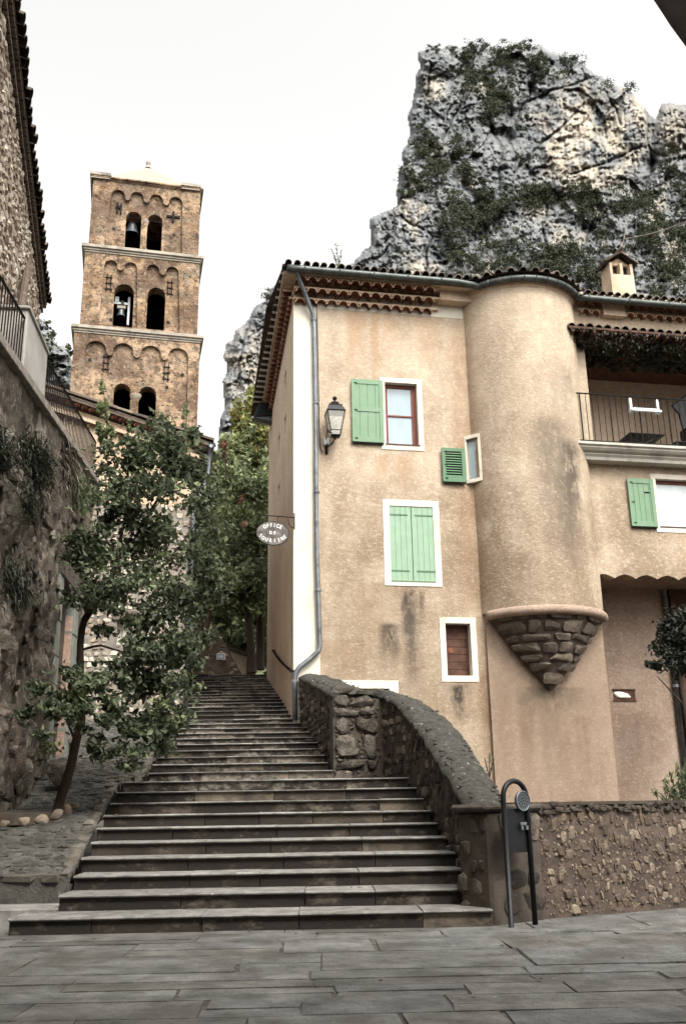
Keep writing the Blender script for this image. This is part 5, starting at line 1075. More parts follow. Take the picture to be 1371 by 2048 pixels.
# young tree in front of the terrace wall: clusters (x, y, radius px, depth, leaves)
k=1./F
def cl(x,y,rx,ry,d,n,dd=None): p=atd(x,y,d); s=d/F*1.05; return (p,(rx*s,dd or (rx+ry)*.5*s,ry*s),n)
YT=[(295,885,95,50,14.2,420),(240,930,60,55,14.0,300),(330,935,75,45,14.3,380),(385,900,45,45,14.6,110),(225,1000,60,60,13.8,340),(310,1010,90,60,14.2,620),(390,985,55,60,14.8,260),
    (165,1085,40,38,13.9,130),(245,1100,85,60,14.0,560),(330,1110,80,60,14.4,560),(400,1090,45,60,14.8,220),(205,1175,65,45,13.7,320),(300,1190,90,55,14.2,560),(385,1190,60,50,14.6,300),(440,1165,35,30,14.8,60),
    (330,1270,80,50,14.0,460),(250,1275,50,30,14.2,120),(290,1345,80,48,13.8,520),(350,1320,45,45,14.1,300),(240,1385,50,45,13.6,260),(325,1410,62,48,13.9,460),(300,1462,60,34,13.8,260),(240,1440,45,30,13.6,130),
    (270,1500,70,30,13.7,200),(340,1440,40,35,13.9,200),(225,1475,40,30,13.5,140),(185,1335,30,18,13.8,40),(130,1385,55,38,13.3,300),(95,1430,40,30,13.3,130),(165,1410,45,40,13.4,170),(125,1460,40,20,13.3,60),(385,1270,35,35,14.4,90),(215,1050,40,40,13.9,150),(200,1225,55,25,13.7,120)]
SH=[(205,800,16,36,14.2,150),(212,860,22,40,14.2,200),(255,865,10,30,14.2,20),(300,870,12,30,14.3,16),(325,850,8,45,14.4,14),(375,850,9,55,14.5,26),(395,880,10,30,14.5,16),(372,810,6,20,14.5,8),(345,880,10,25,14.5,14),(150,1120,30,15,14,20)]
def tp(*a): return [atd(x,y,d) for x,y,d in a]
paths=[(tp((114,1622,14.2),(132,1570,14.15),(150,1500,14.1),(163,1440,14.1),(163,1380,14.1),(160,1300,14.1),(168,1240,14.1),(190,1205,14.1),(212,1185,14.1)),.075,.045),
 (tp((190,1205,14.1),(245,1120,14.2),(290,1040,14.3),(320,990,14.3),(342,930,14.3),(348,880,14.4)),.04,.010),(tp((168,1245,14.1),(215,1180,14.0),(240,1080,14.0),(265,970,14.0),(285,900,14.1)),.035,.010),
 (tp((160,1300,14.1),(200,1290,14.1),(250,1305,14.0),(300,1330,13.9)),.022,.008),(tp((163,1400,14.1),(210,1395,13.9),(265,1380,13.8),(320,1390,13.8)),.028,.008),
 (tp((212,1185,14.1),(240,1170,14.1),(330,1130,14.4),(400,1040,14.8)),.028,.008),(tp((290,1040,14.3),(360,950,14.5),(375,860,14.5),(373,800,14.5)),.012,.004),(tp((265,970,14.0),(225,900,14.1),(208,800,14.2),(205,765,14.2)),.014,.004),
 (tp((240,1120,14.0),(200,1060,13.9),(160,1090,13.9)),.014,.005),(tp((150,1480,14.1),(130,1430,13.6),(100,1420,13.3)),.02,.006),(tp((320,990,14.3),(322,900,14.4),(326,830,14.4)),.010,.003)]
tree('young_tree','young broad leaved tree with thin leaning trunk growing beside the cobbled ramp','tree' and (TBx,TBy,1.2),paths,[cl(a[0],a[1],a[2]*1.12,a[3]*1.08,a[4],int(a[5]*1.7)) for a in YT],'leaf_dark',.112,extra=([cl(*a) for a in SH+[(300,900,80,40,14.1,90),(320,1000,80,70,14.1,90),(280,1120,90,60,13.9,80),(330,1400,60,40,13.7,60),(140,1440,40,30,13.2,40),(150,1370,60,30,13.5,90),(110,1480,50,30,13.4,60),(200,960,60,50,14,60)]],'leaf_mid',.9),asp=.62)
# trees beyond the steps
def btree(label,base,top,d,cls,mat,ls,trunk=True,extra=None):
    b=atd(base[0],base[1],d); tpn=atd(top[0],top[1],d)
    return tree('leafy_tree',label,b,[([b,(b+tpn)/2+np.array([.2,0,0]),tpn],.18,.04),([(b*.5+tpn*.5),atd(top[0]-40,top[1]+60,d)],.08,.03)],[cl(*c) for c in cls],mat,ls,group='trees beyond the steps',extra=extra)
btree('yellowish ivy clad tree rising highest beside the house corner',(540,1330),(520,820),40,[(505,835,42,55,40,1500),(530,900,45,60,40,1500),(490,905,35,50,40,1000),(540,800,20,30,40,350),(470,850,18,40,40.5,260)],'leaf_lime',.30,extra=([(520,930,45,45,39.5,500),(495,880,40,50,39.5,400)],'leaf_mid',1.) and ([cl(520,930,45,45,39.5,600),cl(495,880,40,50,39.5,500)],'leaf_mid',1.))
btree('dense mid green tree below the yellowish one, behind the oval sign',(520,1340),(500,960),36,[(480,960,50,60,36,1500),(530,980,30,70,36,900),(470,1050,60,60,36,1700),(530,1070,30,70,36,800),(430,960,35,45,36,600),(540,1180,25,80,36.5,700)],'leaf_mid',.24,extra=([cl(480,1000,60,60,35.5,600),cl(500,1100,50,50,35.5,700)],'leaf_deep',1.))
btree('dark green tree filling the gap above the plaque wall',(505,1345),(470,1120),35,[(450,1100,55,60,35,1500),(490,1150,55,55,35,1500),(430,1180,50,45,35,1200),(505,1215,48,40,38,1300),(530,1270,16,50,38,700),(455,1190,45,28,35.2,700),(535,1330,16,25,37.5,300),(500,1265,30,20,39,500)],'leaf_deep',.22,extra=([cl(440,1150,60,50,34.6,500),cl(490,1190,50,40,34.6,500)],'leaf_mid',1.))
btree('leafy tree just behind the crown of the young tree',(405,1350),(400,1050),29,[(405,960,40,50,29,700),(400,1060,45,60,29,900),(420,1130,45,50,29,900),(395,1210,40,35,29,600)],'leaf_deep',.18,extra=([cl(420,1050,40,60,28.6,400)],'leaf_mid',1.))
rl=thing('red_creeper','patch of rust red creeper leaves among the trees right of the tower','creeper',atd(450,900,33)); m_=MB(); m_.tube([atd(452,960,33),atd(450,880,33)],.03,6); m_.build('stem','bark',rl); m_=MB()
for a in ((452,905,14,22,33,60),(480,995,6,16,34,22),(487,1050,5,12,34,14)): c=cl(*a); leaves(m_,clump(c[0],c[1],c[2]),.22)
m_.build('foliage','rust_leaf',rl)
hl=MB(); hl.add([(-40,36.5,5.0),(20,36.5,5.0),(30,75,17),(-60,75,17)],[[0,1,2,3]]); tag(hl.build('hillside','leaf_deep'),kind='structure')
# dark backing woodland far behind, seen through gaps
wb_=MB()
for a in ((470,1150,80,160,46,5200),(530,1250,40,110,46,2600),(480,960,60,90,46,2200)): c=cl(*a); leaves(wb_,clump(c[0],c[1],c[2]),.6)
tag(wb_.build('woodland','leaf_deep'),'dark woodland behind the trees at the top of the steps','woodland',kind='stuff')
# tufts hanging on the terrace wall
def tuft(label,x,y,n,L_,o=.25,mat='leaf_grey',spread=.5,drop=-.25):
    s,z=T(x,y,o); t=thing('wall_plant',label,'plant',TF.P(s,o,z),'plants rooted in the terrace wall'); m_=MB()
    for i in range(n):
        a=random.uniform(0,2*PI); p=TF.P(s,o*.3,z)+np.array([random.gauss(0,.08),random.gauss(0,spread*.8),random.gauss(0,spread*.45)]); d=np.array([abs(random.gauss(.5,.3)),random.gauss(0,.6),random.uniform(drop-.4,.7)]); d/=np.linalg.norm(d); q=p+d*L_*random.uniform(.5,1.1)+np.array([0,0,drop*L_*.6]); w=np.cross(d,[0,0,1.])*.012; mid=(p+q)/2+np.array([0,0,.05]); m_.add([p-w,p+w,mid+w,q,mid-w],[[0,1,2,4],[4,2,3]])
    m_.build('foliage',mat,t); return t
tuft('large grey green feathery plant hanging high on the terrace wall',95,930,1500,.26,.3,spread=.34)
tuft('smaller grey green tuft above the left edge of the terrace wall',30,905,700,.2,.3,spread=.26)
tuft('grey tuft low on the terrace wall above the stone jamb',75,1010,600,.2,.3,spread=.28)
tuft('dark shaggy creeper beneath the far end of the railing',165,985,1000,.25,.2,'leaf_deep',.4,-.5)
tuft('brown trailing roots near the far end of the terrace wall',140,930,500,.3,.12,'straw',.5,-1.)
tuft('dim creeper hanging left of the grey door jamb',60,1170,500,.18,.25,'leaf_black',.4,-.6)
# dark tree at right edge
b=FF.P(9.9,.8,.9); c0=FF.px(1345,1285,.7)
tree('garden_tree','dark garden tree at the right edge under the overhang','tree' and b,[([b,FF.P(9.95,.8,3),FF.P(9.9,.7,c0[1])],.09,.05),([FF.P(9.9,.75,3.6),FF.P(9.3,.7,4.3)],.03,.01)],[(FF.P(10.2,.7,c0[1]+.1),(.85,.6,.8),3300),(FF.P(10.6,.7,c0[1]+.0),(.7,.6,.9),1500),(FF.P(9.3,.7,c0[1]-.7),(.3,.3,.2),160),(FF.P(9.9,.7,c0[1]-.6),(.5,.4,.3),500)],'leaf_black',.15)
ol=thing('oleander','narrow leaved shrub growing behind the garden wall at the right edge','shrub',atd(1355,1612,13.5)); m_=MB(); lf=MB()
bs_=atd(1362,1614,13.6)
for (x,y) in ((1325,1560),(1308,1582),(1340,1548),(1352,1535),(1362,1545),(1371,1530),(1345,1580),(1380,1560),(1330,1600),(1390,1540)):
    e=atd(x,y,13.4+random.uniform(-.2,.3)); P_=resamp([bs_,bs_*.4+e*.6+np.array([0,0,-.08]),e],12); m_.tube(P_,.006,5)
    for p in P_[4:]:
        n=5; d=(P_[-1]-P_[-3]); leaves(lf,np.array([p]*n)+rs.normal(size=(n,3))*.03,.13,.1,.18,.05,dirs=np.tile(d/np.linalg.norm(d)*.7,(n,1))+rs.normal(size=(n,3))*.5)
m_.build('stem','bark',ol); lf.build('foliage','leaf_deep',ol)
wd=thing('roof_weed','wispy weed sprouting from the tiles of the house roof','weed',FF.P(1.2,.4,15.7)); m_=MB(); lf=MB()
for (x,y) in ((663,498),(672,490),(682,500),(668,510),(677,512)):
    s,z=FF.px(x,y,.3); P_=[FF.P(1.25+(s-1.25)*t,.3,15.6+(z-15.6)*t) for t in np.linspace(0,1,7)]; m_.tube(P_,.008,4); leaves(lf,np.array(P_[2:])+rs.normal(size=(5,3))*.02,.09,.2,.4); leaves(lf,np.array(P_[2:])+rs.normal(size=(5,3))*.03,.09,.2,.4)
m_.build('stem','bark',wd); lf.build('foliage','leaf_mid',wd)
w3_=thing('wall_weed','thin dry weed behind the parapet coping against the tan wall','weed',atd(975,1550,13.2)); m_=MB()
for (x,y) in ((968,1515),(978,1508),(984,1525),(972,1530)): m_.tube([atd(978,1556,13.2),atd(x,y,13.2)],.006,4)
m_.build('stem','straw',w3_); m_=MB(); leaves(m_,np.array([atd(random.uniform(966,986),random.uniform(1508,1545),13.2) for _ in range(16)]),.05); m_.build('foliage','leaf_mid',w3_)
# overhead cable to chimney
ap=FF.P(mx,-2.0,zt+.5) if False else atd(1246,478,26.5)
cbx=MB(); e=atd(1420,420,24.); cbx.tube([ap+(e-ap)*q+np.array([0,0,-.15*4*q*(1-q)]) for q in np.linspace(0,1,12)],.018,5); cb_=cbx.build('overhead_cable','plaster_grey'); tag(cb_,'pale cable running from the chimney top to the right edge','cable')
an=thing('aerial','bent wire aerial on top of the tiled chimney','aerial',ap-np.array([0,0,.6])); m_=MB(); m_.tube([FF.P(11.1,-2.1,FF.px(1245,500,-2.1)[1]-.2),FF.P(*(lambda t:(t[0],-2.1,t[1]))(FF.px(1245,485,-2.1))),FF.P(*(lambda t:(t[0],-2.1,t[1]))(FF.px(1251,455,-2.1)))],.015,5); m_.build('mast','plaster_grey',an)
m_=MB(); m_.tube([ap,FF.P(*(lambda t:(t[0],-2.1,t[1]))(FF.px(1238,490,-2.1)))],.012,5); m_.build('stay','plaster_grey',an)

# ------------------------------------------------------------------ cliffs
def vn(x,y,seed):
    r=np.random.RandomState(seed); G=r.rand(256,256); xi=np.floor(x).astype(int); yi=np.floor(y).astype(int); fx=x-xi; fy=y-yi; fx=fx*fx*(3-2*fx); fy=fy*fy*(3-2*fy)
    a=G[xi&255,yi&255]; b=G[(xi+1)&255,yi&255]; c=G[xi&255,(yi+1)&255]; d=G[(xi+1)&255,(yi+1)&255]; return (a*(1-fx)+b*fx)*(1-fy)+(c*(1-fx)+d*fx)*fy
def fbm(x,y,seed,o=5,g=.5,rid=False):
    t=0;a=1;n=0
    for i in range(o):
        v=vn(x*2**i+i*13.7,y*2**i+i*7.1,seed+i); v=1-abs(2*v-1) if rid else v; t=t+a*v; n+=a; a*=g
    return t/n
def segdist(px,py,poly):
    d=np.full(px.shape,1e9); ins=np.zeros(px.shape,bool); n=len(poly)
    for i in range(n):
        x1,y1=poly[i]; x2,y2=poly[(i+1)%n]; dx,dy=x2-x1,y2-y1; t=np.clip(((px-x1)*dx+(py-y1)*dy)/(dx*dx+dy*dy+1e-9),0,1); d=np.minimum(d,np.hypot(px-x1-t*dx,py-y1-t*dy))
        c=((y1>py)!=(y2>py)); xx=(x2-x1)*(py-y1)/(y2-y1+1e-12)+x1; ins^=c&(px<xx)
    return np.where(ins,d,-d)
OUT=[(405,1400),(425,1000),(438,870),(442,830),(447,790),(445,760),(452,735),(450,690),(466,676),(470,660),(492,640),(505,617),(530,600),(560,565),(600,548),(680,535),(705,522),(722,500),(738,487),(740,460),(737,440),(765,422),(790,407),(797,370),(795,345),(803,330),(806,300),(818,262),(815,240),(823,215),(830,160),(838,130),(836,104),(860,98),(880,99),(900,88),(915,92),(935,84),(952,88),(965,92),(985,101),(1010,97),(1030,87),(1055,94),(1085,90),(1105,104),(1120,106),(1145,112),(1172,128),(1190,145),(1205,150),(1215,165),(1240,170),(1262,182),(1275,200),(1292,210),(1300,232),(1312,238),(1318,225),(1325,210),(1345,204),(1371,207),(1420,225),(1480,300),(1600,420),(1750,1400)]
STEP=2.3; gx=np.arange(396,1560,STEP); gy=np.arange(76,1100,STEP); PX,PY=np.meshgrid(gx,gy)
WX=PX+ (fbm(PX/34,PY/34,50,4)-.5)*16; WY=PY+(fbm(PX/34,PY/34,60,4)-.5)*16
sd=segdist(WX,WY,OUT)
u=PX/60.; v=PY/60.
big=fbm(u*.8,v*.55,1,4); pill=fbm(u*2.0+fbm(u,v,9,3)*1.5,v*.55,3,5,.55,True); bed=fbm(u*.7+v*.2,v*3.2+fbm(u,v,19,3)*2,5,4,.55,True); fine=fbm(u*5,v*5,7,5,.6,True); fin2=fbm(u*13,v*11,27,3,.6)
edge=np.clip(sd/16,0,1); dep=np.full(PX.shape,152.)
def facets(cx,cy,seed,amp,tilt):
    r=np.random.RandomState(seed); x=WX/cx+(fbm(PX/cx*.9,PY/cy*.9,seed+90,3)-.5)*.9; y=WY/cy+(fbm(PX/cx*.9,PY/cy*.9,seed+95,3)-.5)*.9; J=r.rand(256,256,2); A=r.rand(256,256,3)-.5
    bd=np.full(x.shape,1e9); sc_d=np.full(x.shape,1e9); res=np.zeros(x.shape); xi=np.floor(x).astype(int); yi=np.floor(y).astype(int)
    for a in (-1,0,1):
        for b in (-1,0,1):
            X=xi+a; Y=yi+b; j=J[X&255,Y&255]; dx=x-X-j[...,0]; dy=y-Y-j[...,1]; d=dx*dx+dy*dy; v=A[X&255,Y&255]; val=v[...,0]*amp+(v[...,1]*dx+(v[...,2]+.25)*dy)*tilt
            m=d<bd; sc_d=np.where(m,bd,np.minimum(sc_d,d)); res=np.where(m,val,res); bd=np.where(m,d,bd)
    return res,np.sqrt(sc_d)-np.sqrt(bd)
f1_,g1_=facets(95,120,11,11,9); f2_,g2_=facets(34,52,12,4.2,4.5); f3_,g3_=facets(13,17,13,1.7,2.0); f4_,g4_=facets(6,5,14,.8,1.0)
dep=dep-(big-.5)*8-f1_*.2-f2_*.26-f3_*.36-f4_*.45-(fbm(u*6+fbm(u*2,v*2,88,3)*1.2,v*1.3,81,5,.6,True)-.5)*1.7-(pill-.5)*2-(bed-.5)*1.4-(fine-.5)*1.3-(fin2-.5)*.5+(1-np.sqrt(1-(1-edge)**2))*9
CR=np.zeros(PX.shape)
def crackline(pts,w):
    global CR
    for (x1,y1),(x2,y2) in zip(pts[:-1],pts[1:]):
        dx,dy=x2-x1,y2-y1; t=np.clip(((WX-x1)*dx+(WY-y1)*dy)/(dx*dx+dy*dy),0,1); CR=np.maximum(CR,np.exp(-(np.hypot(WX-x1-t*dx,WY-y1-t*dy)/w)**2))
for L_ in ([(1189,152),(1097,183),(1041,214),(1029,263)],[(1164,208),(1115,263),(1060,306),(1030,345)],[(931,171),(912,220),(881,281)],[(968,201),(1004,306),(998,380)],[(1293,226),(1300,337),(1285,390)],[(1140,349),(1213,324),(1275,294)],[(1183,441),(1164,509)],[(1097,404),(1084,453),(1095,500)],[(900,294),(943,355)],[(992,430),(955,527)],[(860,130),(850,240),(822,330)],[(1210,180),(1240,250)],[(800,430),(860,470),(850,540)],[(500,640),(470,760)]): crackline(L_,2.6)
net=np.exp(-((fbm(u*1.3+v*.3,v*2.6,101,4)-.5)/.010)**2)*np.clip((fbm(u*1.5,v*1.5,103,3)-.42)*6,0,1)
net=np.maximum(net,np.exp(-((fbm(u*2.4,v*1.1,105,4)-.5)/.011)**2)*np.clip((fbm(u*1.4,v*1.4,107,3)-.42)*6,0,1)); net=np.maximum(net,.7*np.exp(-((fbm(u*4.5,v*6,109,4)-.5)/.014)**2)*np.clip((fbm(u*2,v*2,111,3)-.45)*6,0,1))
face0=np.exp(-(((PX-1175)/120)**2+((PY-290)/105)**2)**2); net=net*(1-.6*face0); CR=np.maximum(CR,net*.8); dep=dep+CR*1.5
# gullies and ledges seen on the rock
def groove(pts,w,dz):
    global dep
    for (x1,y1),(x2,y2) in zip(pts[:-1],pts[1:]):
        dx,dy=x2-x1,y2-y1; t=np.clip(((WX-x1)*dx+(WY-y1)*dy)/(dx*dx+dy*dy),0,1); d=np.hypot(WX-x1-t*dx,WY-y1-t*dy); dep=dep+dz*.16*np.exp(-(d/w)**2)
groove([(935,130),(985,190),(960,240),(1010,280)],12,9); groove([(1130,120),(1020,230),(900,330),(830,400)],16,10); groove([(1310,230),(1300,330),(1285,420)],14,16); groove([(1250,420),(1100,400),(960,470),(880,520)],16,8); groove([(840,300),(900,350),(960,400)],12,8); groove([(1080,300),(1040,350)],8,5); groove([(1210,470),(1100,440)],12,7)
face=np.exp(-(((PX-1175)/120)**2+((PY-290)/105)**2)**2); dep=dep-face*2
lean=(PY-90)/560.; dep=dep-lean*34
idx=-np.ones(PX.shape,int); okm=sd>0; idx[okm]=np.arange(okm.sum())
dirs=np.stack([(PX-685.5)/F,-(PY-1024)/F,-np.ones_like(PX)],-1)@RM.T; pts=CO+dirs*(dep/dirs[...,1])[...,None]
V=pts[okm]; a,b,c,d=idx[:-1,:-1],idx[:-1,1:],idx[1:,1:],idx[1:,:-1]; q=np.stack([a,d,c,b],-1).reshape(-1,4); q=q[(q>=0).all(1)]
me=bpy.data.meshes.new('cliff'); me.from_pydata(V.tolist(),[],q.tolist()); me.polygons.foreach_set('use_smooth',[True]*len(q))
# bare rock colour: warm limestone face, blue grey water streaks, dark cracks
warm=np.clip(face*1.15-.1,0,1)*np.clip((fbm(u*2,v*1.5,33,4)-.33)*5,0,1); warm=np.maximum(warm,np.clip((fbm(u*1.6,v*1.0,35,5)-.60)*7,0,1)*.8); lo_=np.exp(-(((PX-500)/60)**2+((PY-730)/60)**2)); warm=np.maximum(warm,lo_*np.clip((fbm(u*2,v*2,41,4)-.35)*5,0,1)); rgt=np.exp(-(((PX-1345)/30)**2+((PY-260)/50)**2)); warm=np.maximum(warm,rgt*.8)
strk=np.clip((fbm(u*4.5,v*.8,37,4)-.5)*6,0,1)*np.clip(face+.35,0,1)*np.clip((fbm(u*1.2,v*1.2,39,3)-.3)*3,0,1)
crack=np.clip((.12-g2_)*9,0,1)*.55+np.clip((.16-g3_)*6,0,1)*.45*np.clip((fbm(u*3,v*3,71,3)-.35)*4,0,1)+np.clip((.07-g1_)*14,0,1)*.5+np.clip((.36-fine)*6,0,1)*.25; crack=crack*(1-.75*face)*.8; crack=np.maximum(crack,CR)
colr=np.stack([warm,strk,np.clip(crack,0,1),np.ones_like(warm)],-1)[okm]
at_=me.color_attributes.new('rock','FLOAT_COLOR','POINT'); at_.data.foreach_set('color',colr.astype(np.float32).ravel())
t=NT('cliff_rock'); at=t.n.new('ShaderNodeAttribute'); at.attribute_name='rock'; sep=t.n.new('ShaderNodeSeparateColor'); t.L.new(at.outputs['Color'],sep.inputs[0])
col=t.ramp(t.noise(.16,9,.68),[(.33,(.10,.112,.124)),(.47,(.175,.187,.195)),(.66,(.27,.275,.27))])
col=t.mix(sep.outputs[0],col,t.ramp(t.noise(.35,7,.7,t.map(t.pos,(1,1,.4))),[(.32,(.26,.22,.165)),(.56,(.50,.45,.37))])); col=t.mix(t.math('MULTIPLY',sep.outputs[1],.55),col,(.065,.082,.098)); col=t.mix(t.math('MULTIPLY',sep.outputs[2],.75),col,(.055,.058,.06))
col=t.mix(t.ramp(t.noise(.9,7,.75),[(.54,0.),(.68,.5)]),col,(.44,.435,.41)); col=t.mix(t.math('MULTIPLY',t.ramp(t.noise(1.1,7,.75,t.map(t.pos,(1,1,1.6),loc=(9,4,4))),[(.52,0.),(.62,.7)]),t.math('SUBTRACT',1.,t.math('MULTIPLY',sep.outputs[0],.75))),col,(.10,.108,.115))
M['cliff_rock']=t.out(col,t.bump(t.noise(1.4,8,.75),1.,.5),.95); me.materials.append(M['cliff_rock']); me.update(); clf=bpy.data.objects.new('cliff',me); COL.objects.link(clf); tag(clf,kind='structure')
# flanks turned away from the viewer
bk_=MB(); ed=[p for p in OUT if p[1]<1100]; f_=[atd(x,y,181 if False else 178) for x,y in ed]; 
# scrub on ledges
ZR=[((935,150,34,50),.8),((985,190,50,45),.8),((1010,225,40,30),.7),((1090,130,60,40),.45),((960,110,60,20),.5),((1050,95,90,10),.6),((845,330,40,60),.7),((900,350,60,25),.8),((930,290,30,40),.5),((950,450,70,45),.75),((1010,410,70,30),.8),((1090,400,70,28),.9),((1170,410,60,25),.8),((1100,500,110,28),.55),((1050,540,130,24),.75),((920,500,30,50),.6),((1130,530,60,26),.8),((1290,400,50,40),.6),((1310,470,60,40),.6),((1340,350,30,40),.6),((1260,440,60,26),.6),((1330,540,50,60),.55),((1180,560,40,25),.7),((870,100,30,8),.5),((1240,180,40,8),.35),((1050,330,20,20),.4),((800,390,12,25),.6),((1190,470,50,20),.5),((520,600,40,14),.3),((1170,130,40,14),.4),((1360,450,30,80),.5),((1000,120,30,30),.3),((700,520,20,6),.5)]
sm_=MB(); cnt=0; rq_=np.random.RandomState(3)
for (x0,y0,rx,ry),dn in ZR:
    n=int(rx*ry*dn/30)
    for i in range(n):
        x=x0+rq_.normal()*rx*.5; y=y0+rq_.normal()*ry*.5
        ix=int((x-gx[0])/STEP); iy=int((y-gy[0])/STEP)
        if not(0<=ix<len(gx) and 0<=iy<len(gy)) or sd[iy,ix]<1: continue
        if vn(np.array(x/14.),np.array(y/11.),77)<.48: continue
        p=pts[iy,ix]; r=rq_.uniform(.7,1.9); c=clump(p+np.array([0,-.3*r,.1*r]),(r*1.15,r*.8,r*.85),int(190*r),6); leaves(sm_,c+np.array([0,-.5,0]),.27,.4,.75,.1); cnt+=1
for i in range(220):
    x=rq_.uniform(440,1371); y=rq_.uniform(85,900); ix=int((x-gx[0])/STEP); iy=int((y-gy[0])/STEP)
    if not(0<=ix<len(gx) and 0<=iy<len(gy)) or sd[iy,ix]<1 or face[iy,ix]>.4: continue
    if crack[iy,ix]<.45: continue
    p=pts[iy,ix]; r=rq_.uniform(.3,.7); leaves(sm_,clump(p+np.array([0,-.2,.1]),(r,r,r*.7),40,2),.26,.4,.75,.1)
tag(sm_.build('cliff_scrub','scrub'),'dark evergreen scrub growing on the ledges of the grey cliff','scrub',kind='stuff')
# lesser crag behind the tower, left
O2=[(60,1000),(60,640),(84,636),(98,652),(108,672),(118,690),(128,688),(138,700),(150,730),(160,800),(200,900),(200,1000)]
gx2=np.arange(56,205,2.2); gy2=np.arange(628,1000,2.2); PX2,PY2=np.meshgrid(gx2,gy2); s2=segdist(PX2+(fbm(PX2/12,PY2/12,5,3)-.5)*10,PY2+(fbm(PX2/12,PY2/12,8,3)-.5)*10,O2); d2=140-(fbm(PX2/40,PY2/30,2,5,.55,True)-.5)*26-(fbm(PX2/9,PY2/9,4,3,.6)-.5)*7+(1-np.clip(s2/20,0,1))**2*18
D2=np.stack([(PX2-685.5)/F,-(PY2-1024)/F,-np.ones_like(PX2)],-1)@RM.T; p2=CO+D2*(d2/D2[...,1])[...,None]; k2=s2>0; i2_=-np.ones(PX2.shape,int); i2_[k2]=np.arange(k2.sum()); a,b,c,d=i2_[:-1,:-1],i2_[:-1,1:],i2_[1:,1:],i2_[1:,:-1]; q=np.stack([a,d,c,b],-1).reshape(-1,4); q=q[(q>=0).all(1)]
me=bpy.data.meshes.new('crag'); me.from_pydata(p2[k2].tolist(),[],q.tolist()); me.materials.append(M['cliff_rock']); me.update(); cg=bpy.data.objects.new('crag',me); COL.objects.link(cg); tag(cg,kind='structure')
cr=np.zeros((k2.sum(),4),np.float32); cr[:,2]=np.clip((.45-fbm(PX2/9,PY2/9,4,3,.6))*4,0,1)[k2]; cr[:,3]=1; at_=me.color_attributes.new('rock','FLOAT_COLOR','POINT'); at_.data.foreach_set('color',cr.ravel())
sm2=MB()
for i in range(60):
    x=rq_.uniform(70,150); y=rq_.uniform(640,740); ix=int((x-gx2[0])/2.2); iy=int((y-gy2[0])/2.2)
    if s2[iy,ix]>0: leaves(sm2,clump(p2[iy,ix],(1,.8,.8),26,3),.6,.4,.75)
tag(sm2.build('crag_scrub','scrub'),'dark scrub on the small crag left of the tower','scrub',kind='stuff')

# scattered litter on steps, ramp and paving
fl2=MB(); cen=[]
for i in range(150):
    r=rs.rand()
    if r<.45: x=rs.uniform(-4.6,-3.1); y=rs.uniform(11.9,18); cen.append((x,y,zof(y)+.035))
    elif r<.75: n=rs.randint(1,14); P_=stair_pt(n,rs.uniform(LX[n]+10,RX[n]-10)); cen.append((P_[0],P_[1]+rs.uniform(.05,.4),n*RS+.012))
    else: cen.append((rs.uniform(-3.5,4),rs.uniform(6.5,10.5),.014))
leaves(fl2,cen,.055,3.,.6,.02,dirs=np.stack([rs.normal(size=150),rs.normal(size=150),np.zeros(150)],1)*3); tag(fl2.build('leaf_litter','straw'),'dry fallen leaf scraps on the ramp, steps and paving','leaf litter',kind='stuff')

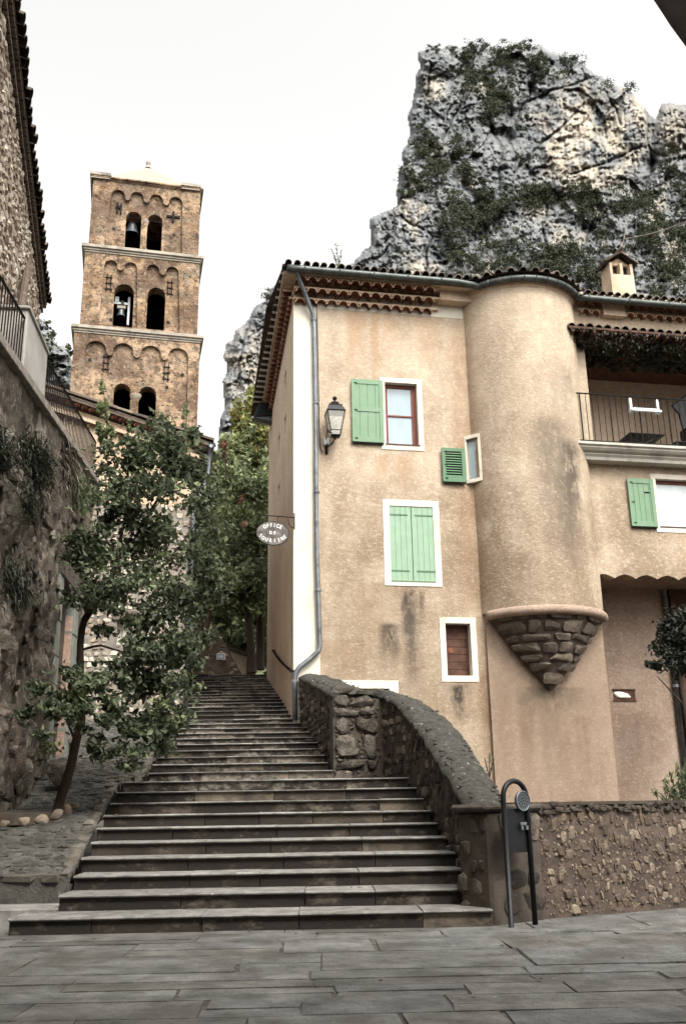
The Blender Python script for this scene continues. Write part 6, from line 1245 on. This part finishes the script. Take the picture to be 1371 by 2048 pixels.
# ------------------------------------------------------------------ unseen house added at the viewer's back to block sky and shade the plaza
BH=Fr((13,-1.6,0),180); bh=thing('added_plaza_house','unseen rendered house added behind the viewer to shade the lower plaza','house',BH.P(0,0,0))
m_=MB(); m_.wall(BH,rect(0,26,-.1,14.5),[rect(4,5.1,.05,2.2),rect(19,20.3,.05,2.3)]+[rect(x,x+1.1,z,z+1.6) for x in (3,8.5,14,20) for z in (3.9,7.2,10.5)],0,.4); m_.box(BH,0,26,-.4,-7,-.1,14.4); m_.build('wall','stucco_rose',bh)
for x in (3,8.5,14,20):
    for z in (3.9,7.2,10.5):
        m_=MB(); m_.box(BH,x,x+1.1,-.2,-.16,z,z+1.6); wn_=m_.build('window','pane',bh); m_=MB(); m_.box(BH,x,x+.07,-.16,-.1,z,z+1.6); m_.box(BH,x+1.03,x+1.1,-.16,-.1,z,z+1.6); m_.box(BH,x+.5,x+.6,-.16,-.1,z,z+1.6); m_.build('window_frame','red_wood',wn_)
for x,x2 in ((4,5.1),(19,20.3)): m_=MB(); m_.box(BH,x,x2,-.3,-.22,0,2.3); m_.build('door','dark_board',bh)
m_=MB(); m_.prism(Fr((13.3,-1.0,14.4),-90),[(-.2,0),(8,0),(3.9,1.6)],0,-26.6); m_.build('roof','eave_tile',bh)

# ------------------------------------------------------------------ light
w=bpy.data.worlds.new('World'); SC.world=w; w.use_nodes=True; nt=w.node_tree; bg=nt.nodes['Background']
sky=nt.nodes.new('ShaderNodeTexSky'); sky.sky_type='NISHITA'; sky.sun_disc=False; EL=math.radians(52); AZ=math.radians(150)
sky.sun_elevation=EL; sky.sun_rotation=AZ; sky.air_density=1.; sky.dust_density=6.; sky.ozone_density=1.
hsv=nt.nodes.new('ShaderNodeHueSaturation'); hsv.inputs['Saturation'].default_value=.12; hsv.inputs['Value'].default_value=1.
nt.links.new(sky.outputs[0],hsv.inputs['Color']); tint=nt.nodes.new('ShaderNodeMixRGB'); tint.blend_type='MULTIPLY'; tint.inputs[0].default_value=1; tint.inputs[2].default_value=(1,.975,.925,1)
nt.links.new(hsv.outputs[0],tint.inputs[1]); nt.links.new(tint.outputs[0],bg.inputs[0]); bg.inputs[1].default_value=.15
sn=bpy.data.lights.new('sun','SUN'); sn.energy=.6; sn.angle=math.radians(14); sn.color=(1,.95,.88); so=bpy.data.objects.new('sun',sn); COL.objects.link(so)
dv=Vector((math.sin(AZ)*math.cos(EL),math.cos(AZ)*math.cos(EL),math.sin(EL))); so.rotation_euler=dv.to_track_quat('Z','Y').to_euler(); so.location=(5,-5,20)
vs_=SC.view_settings; SC.display_settings.display_device='sRGB'; vs_.view_transform='Standard'; vs_.look='None'; vs_.gamma=1; vs_.exposure=1.65
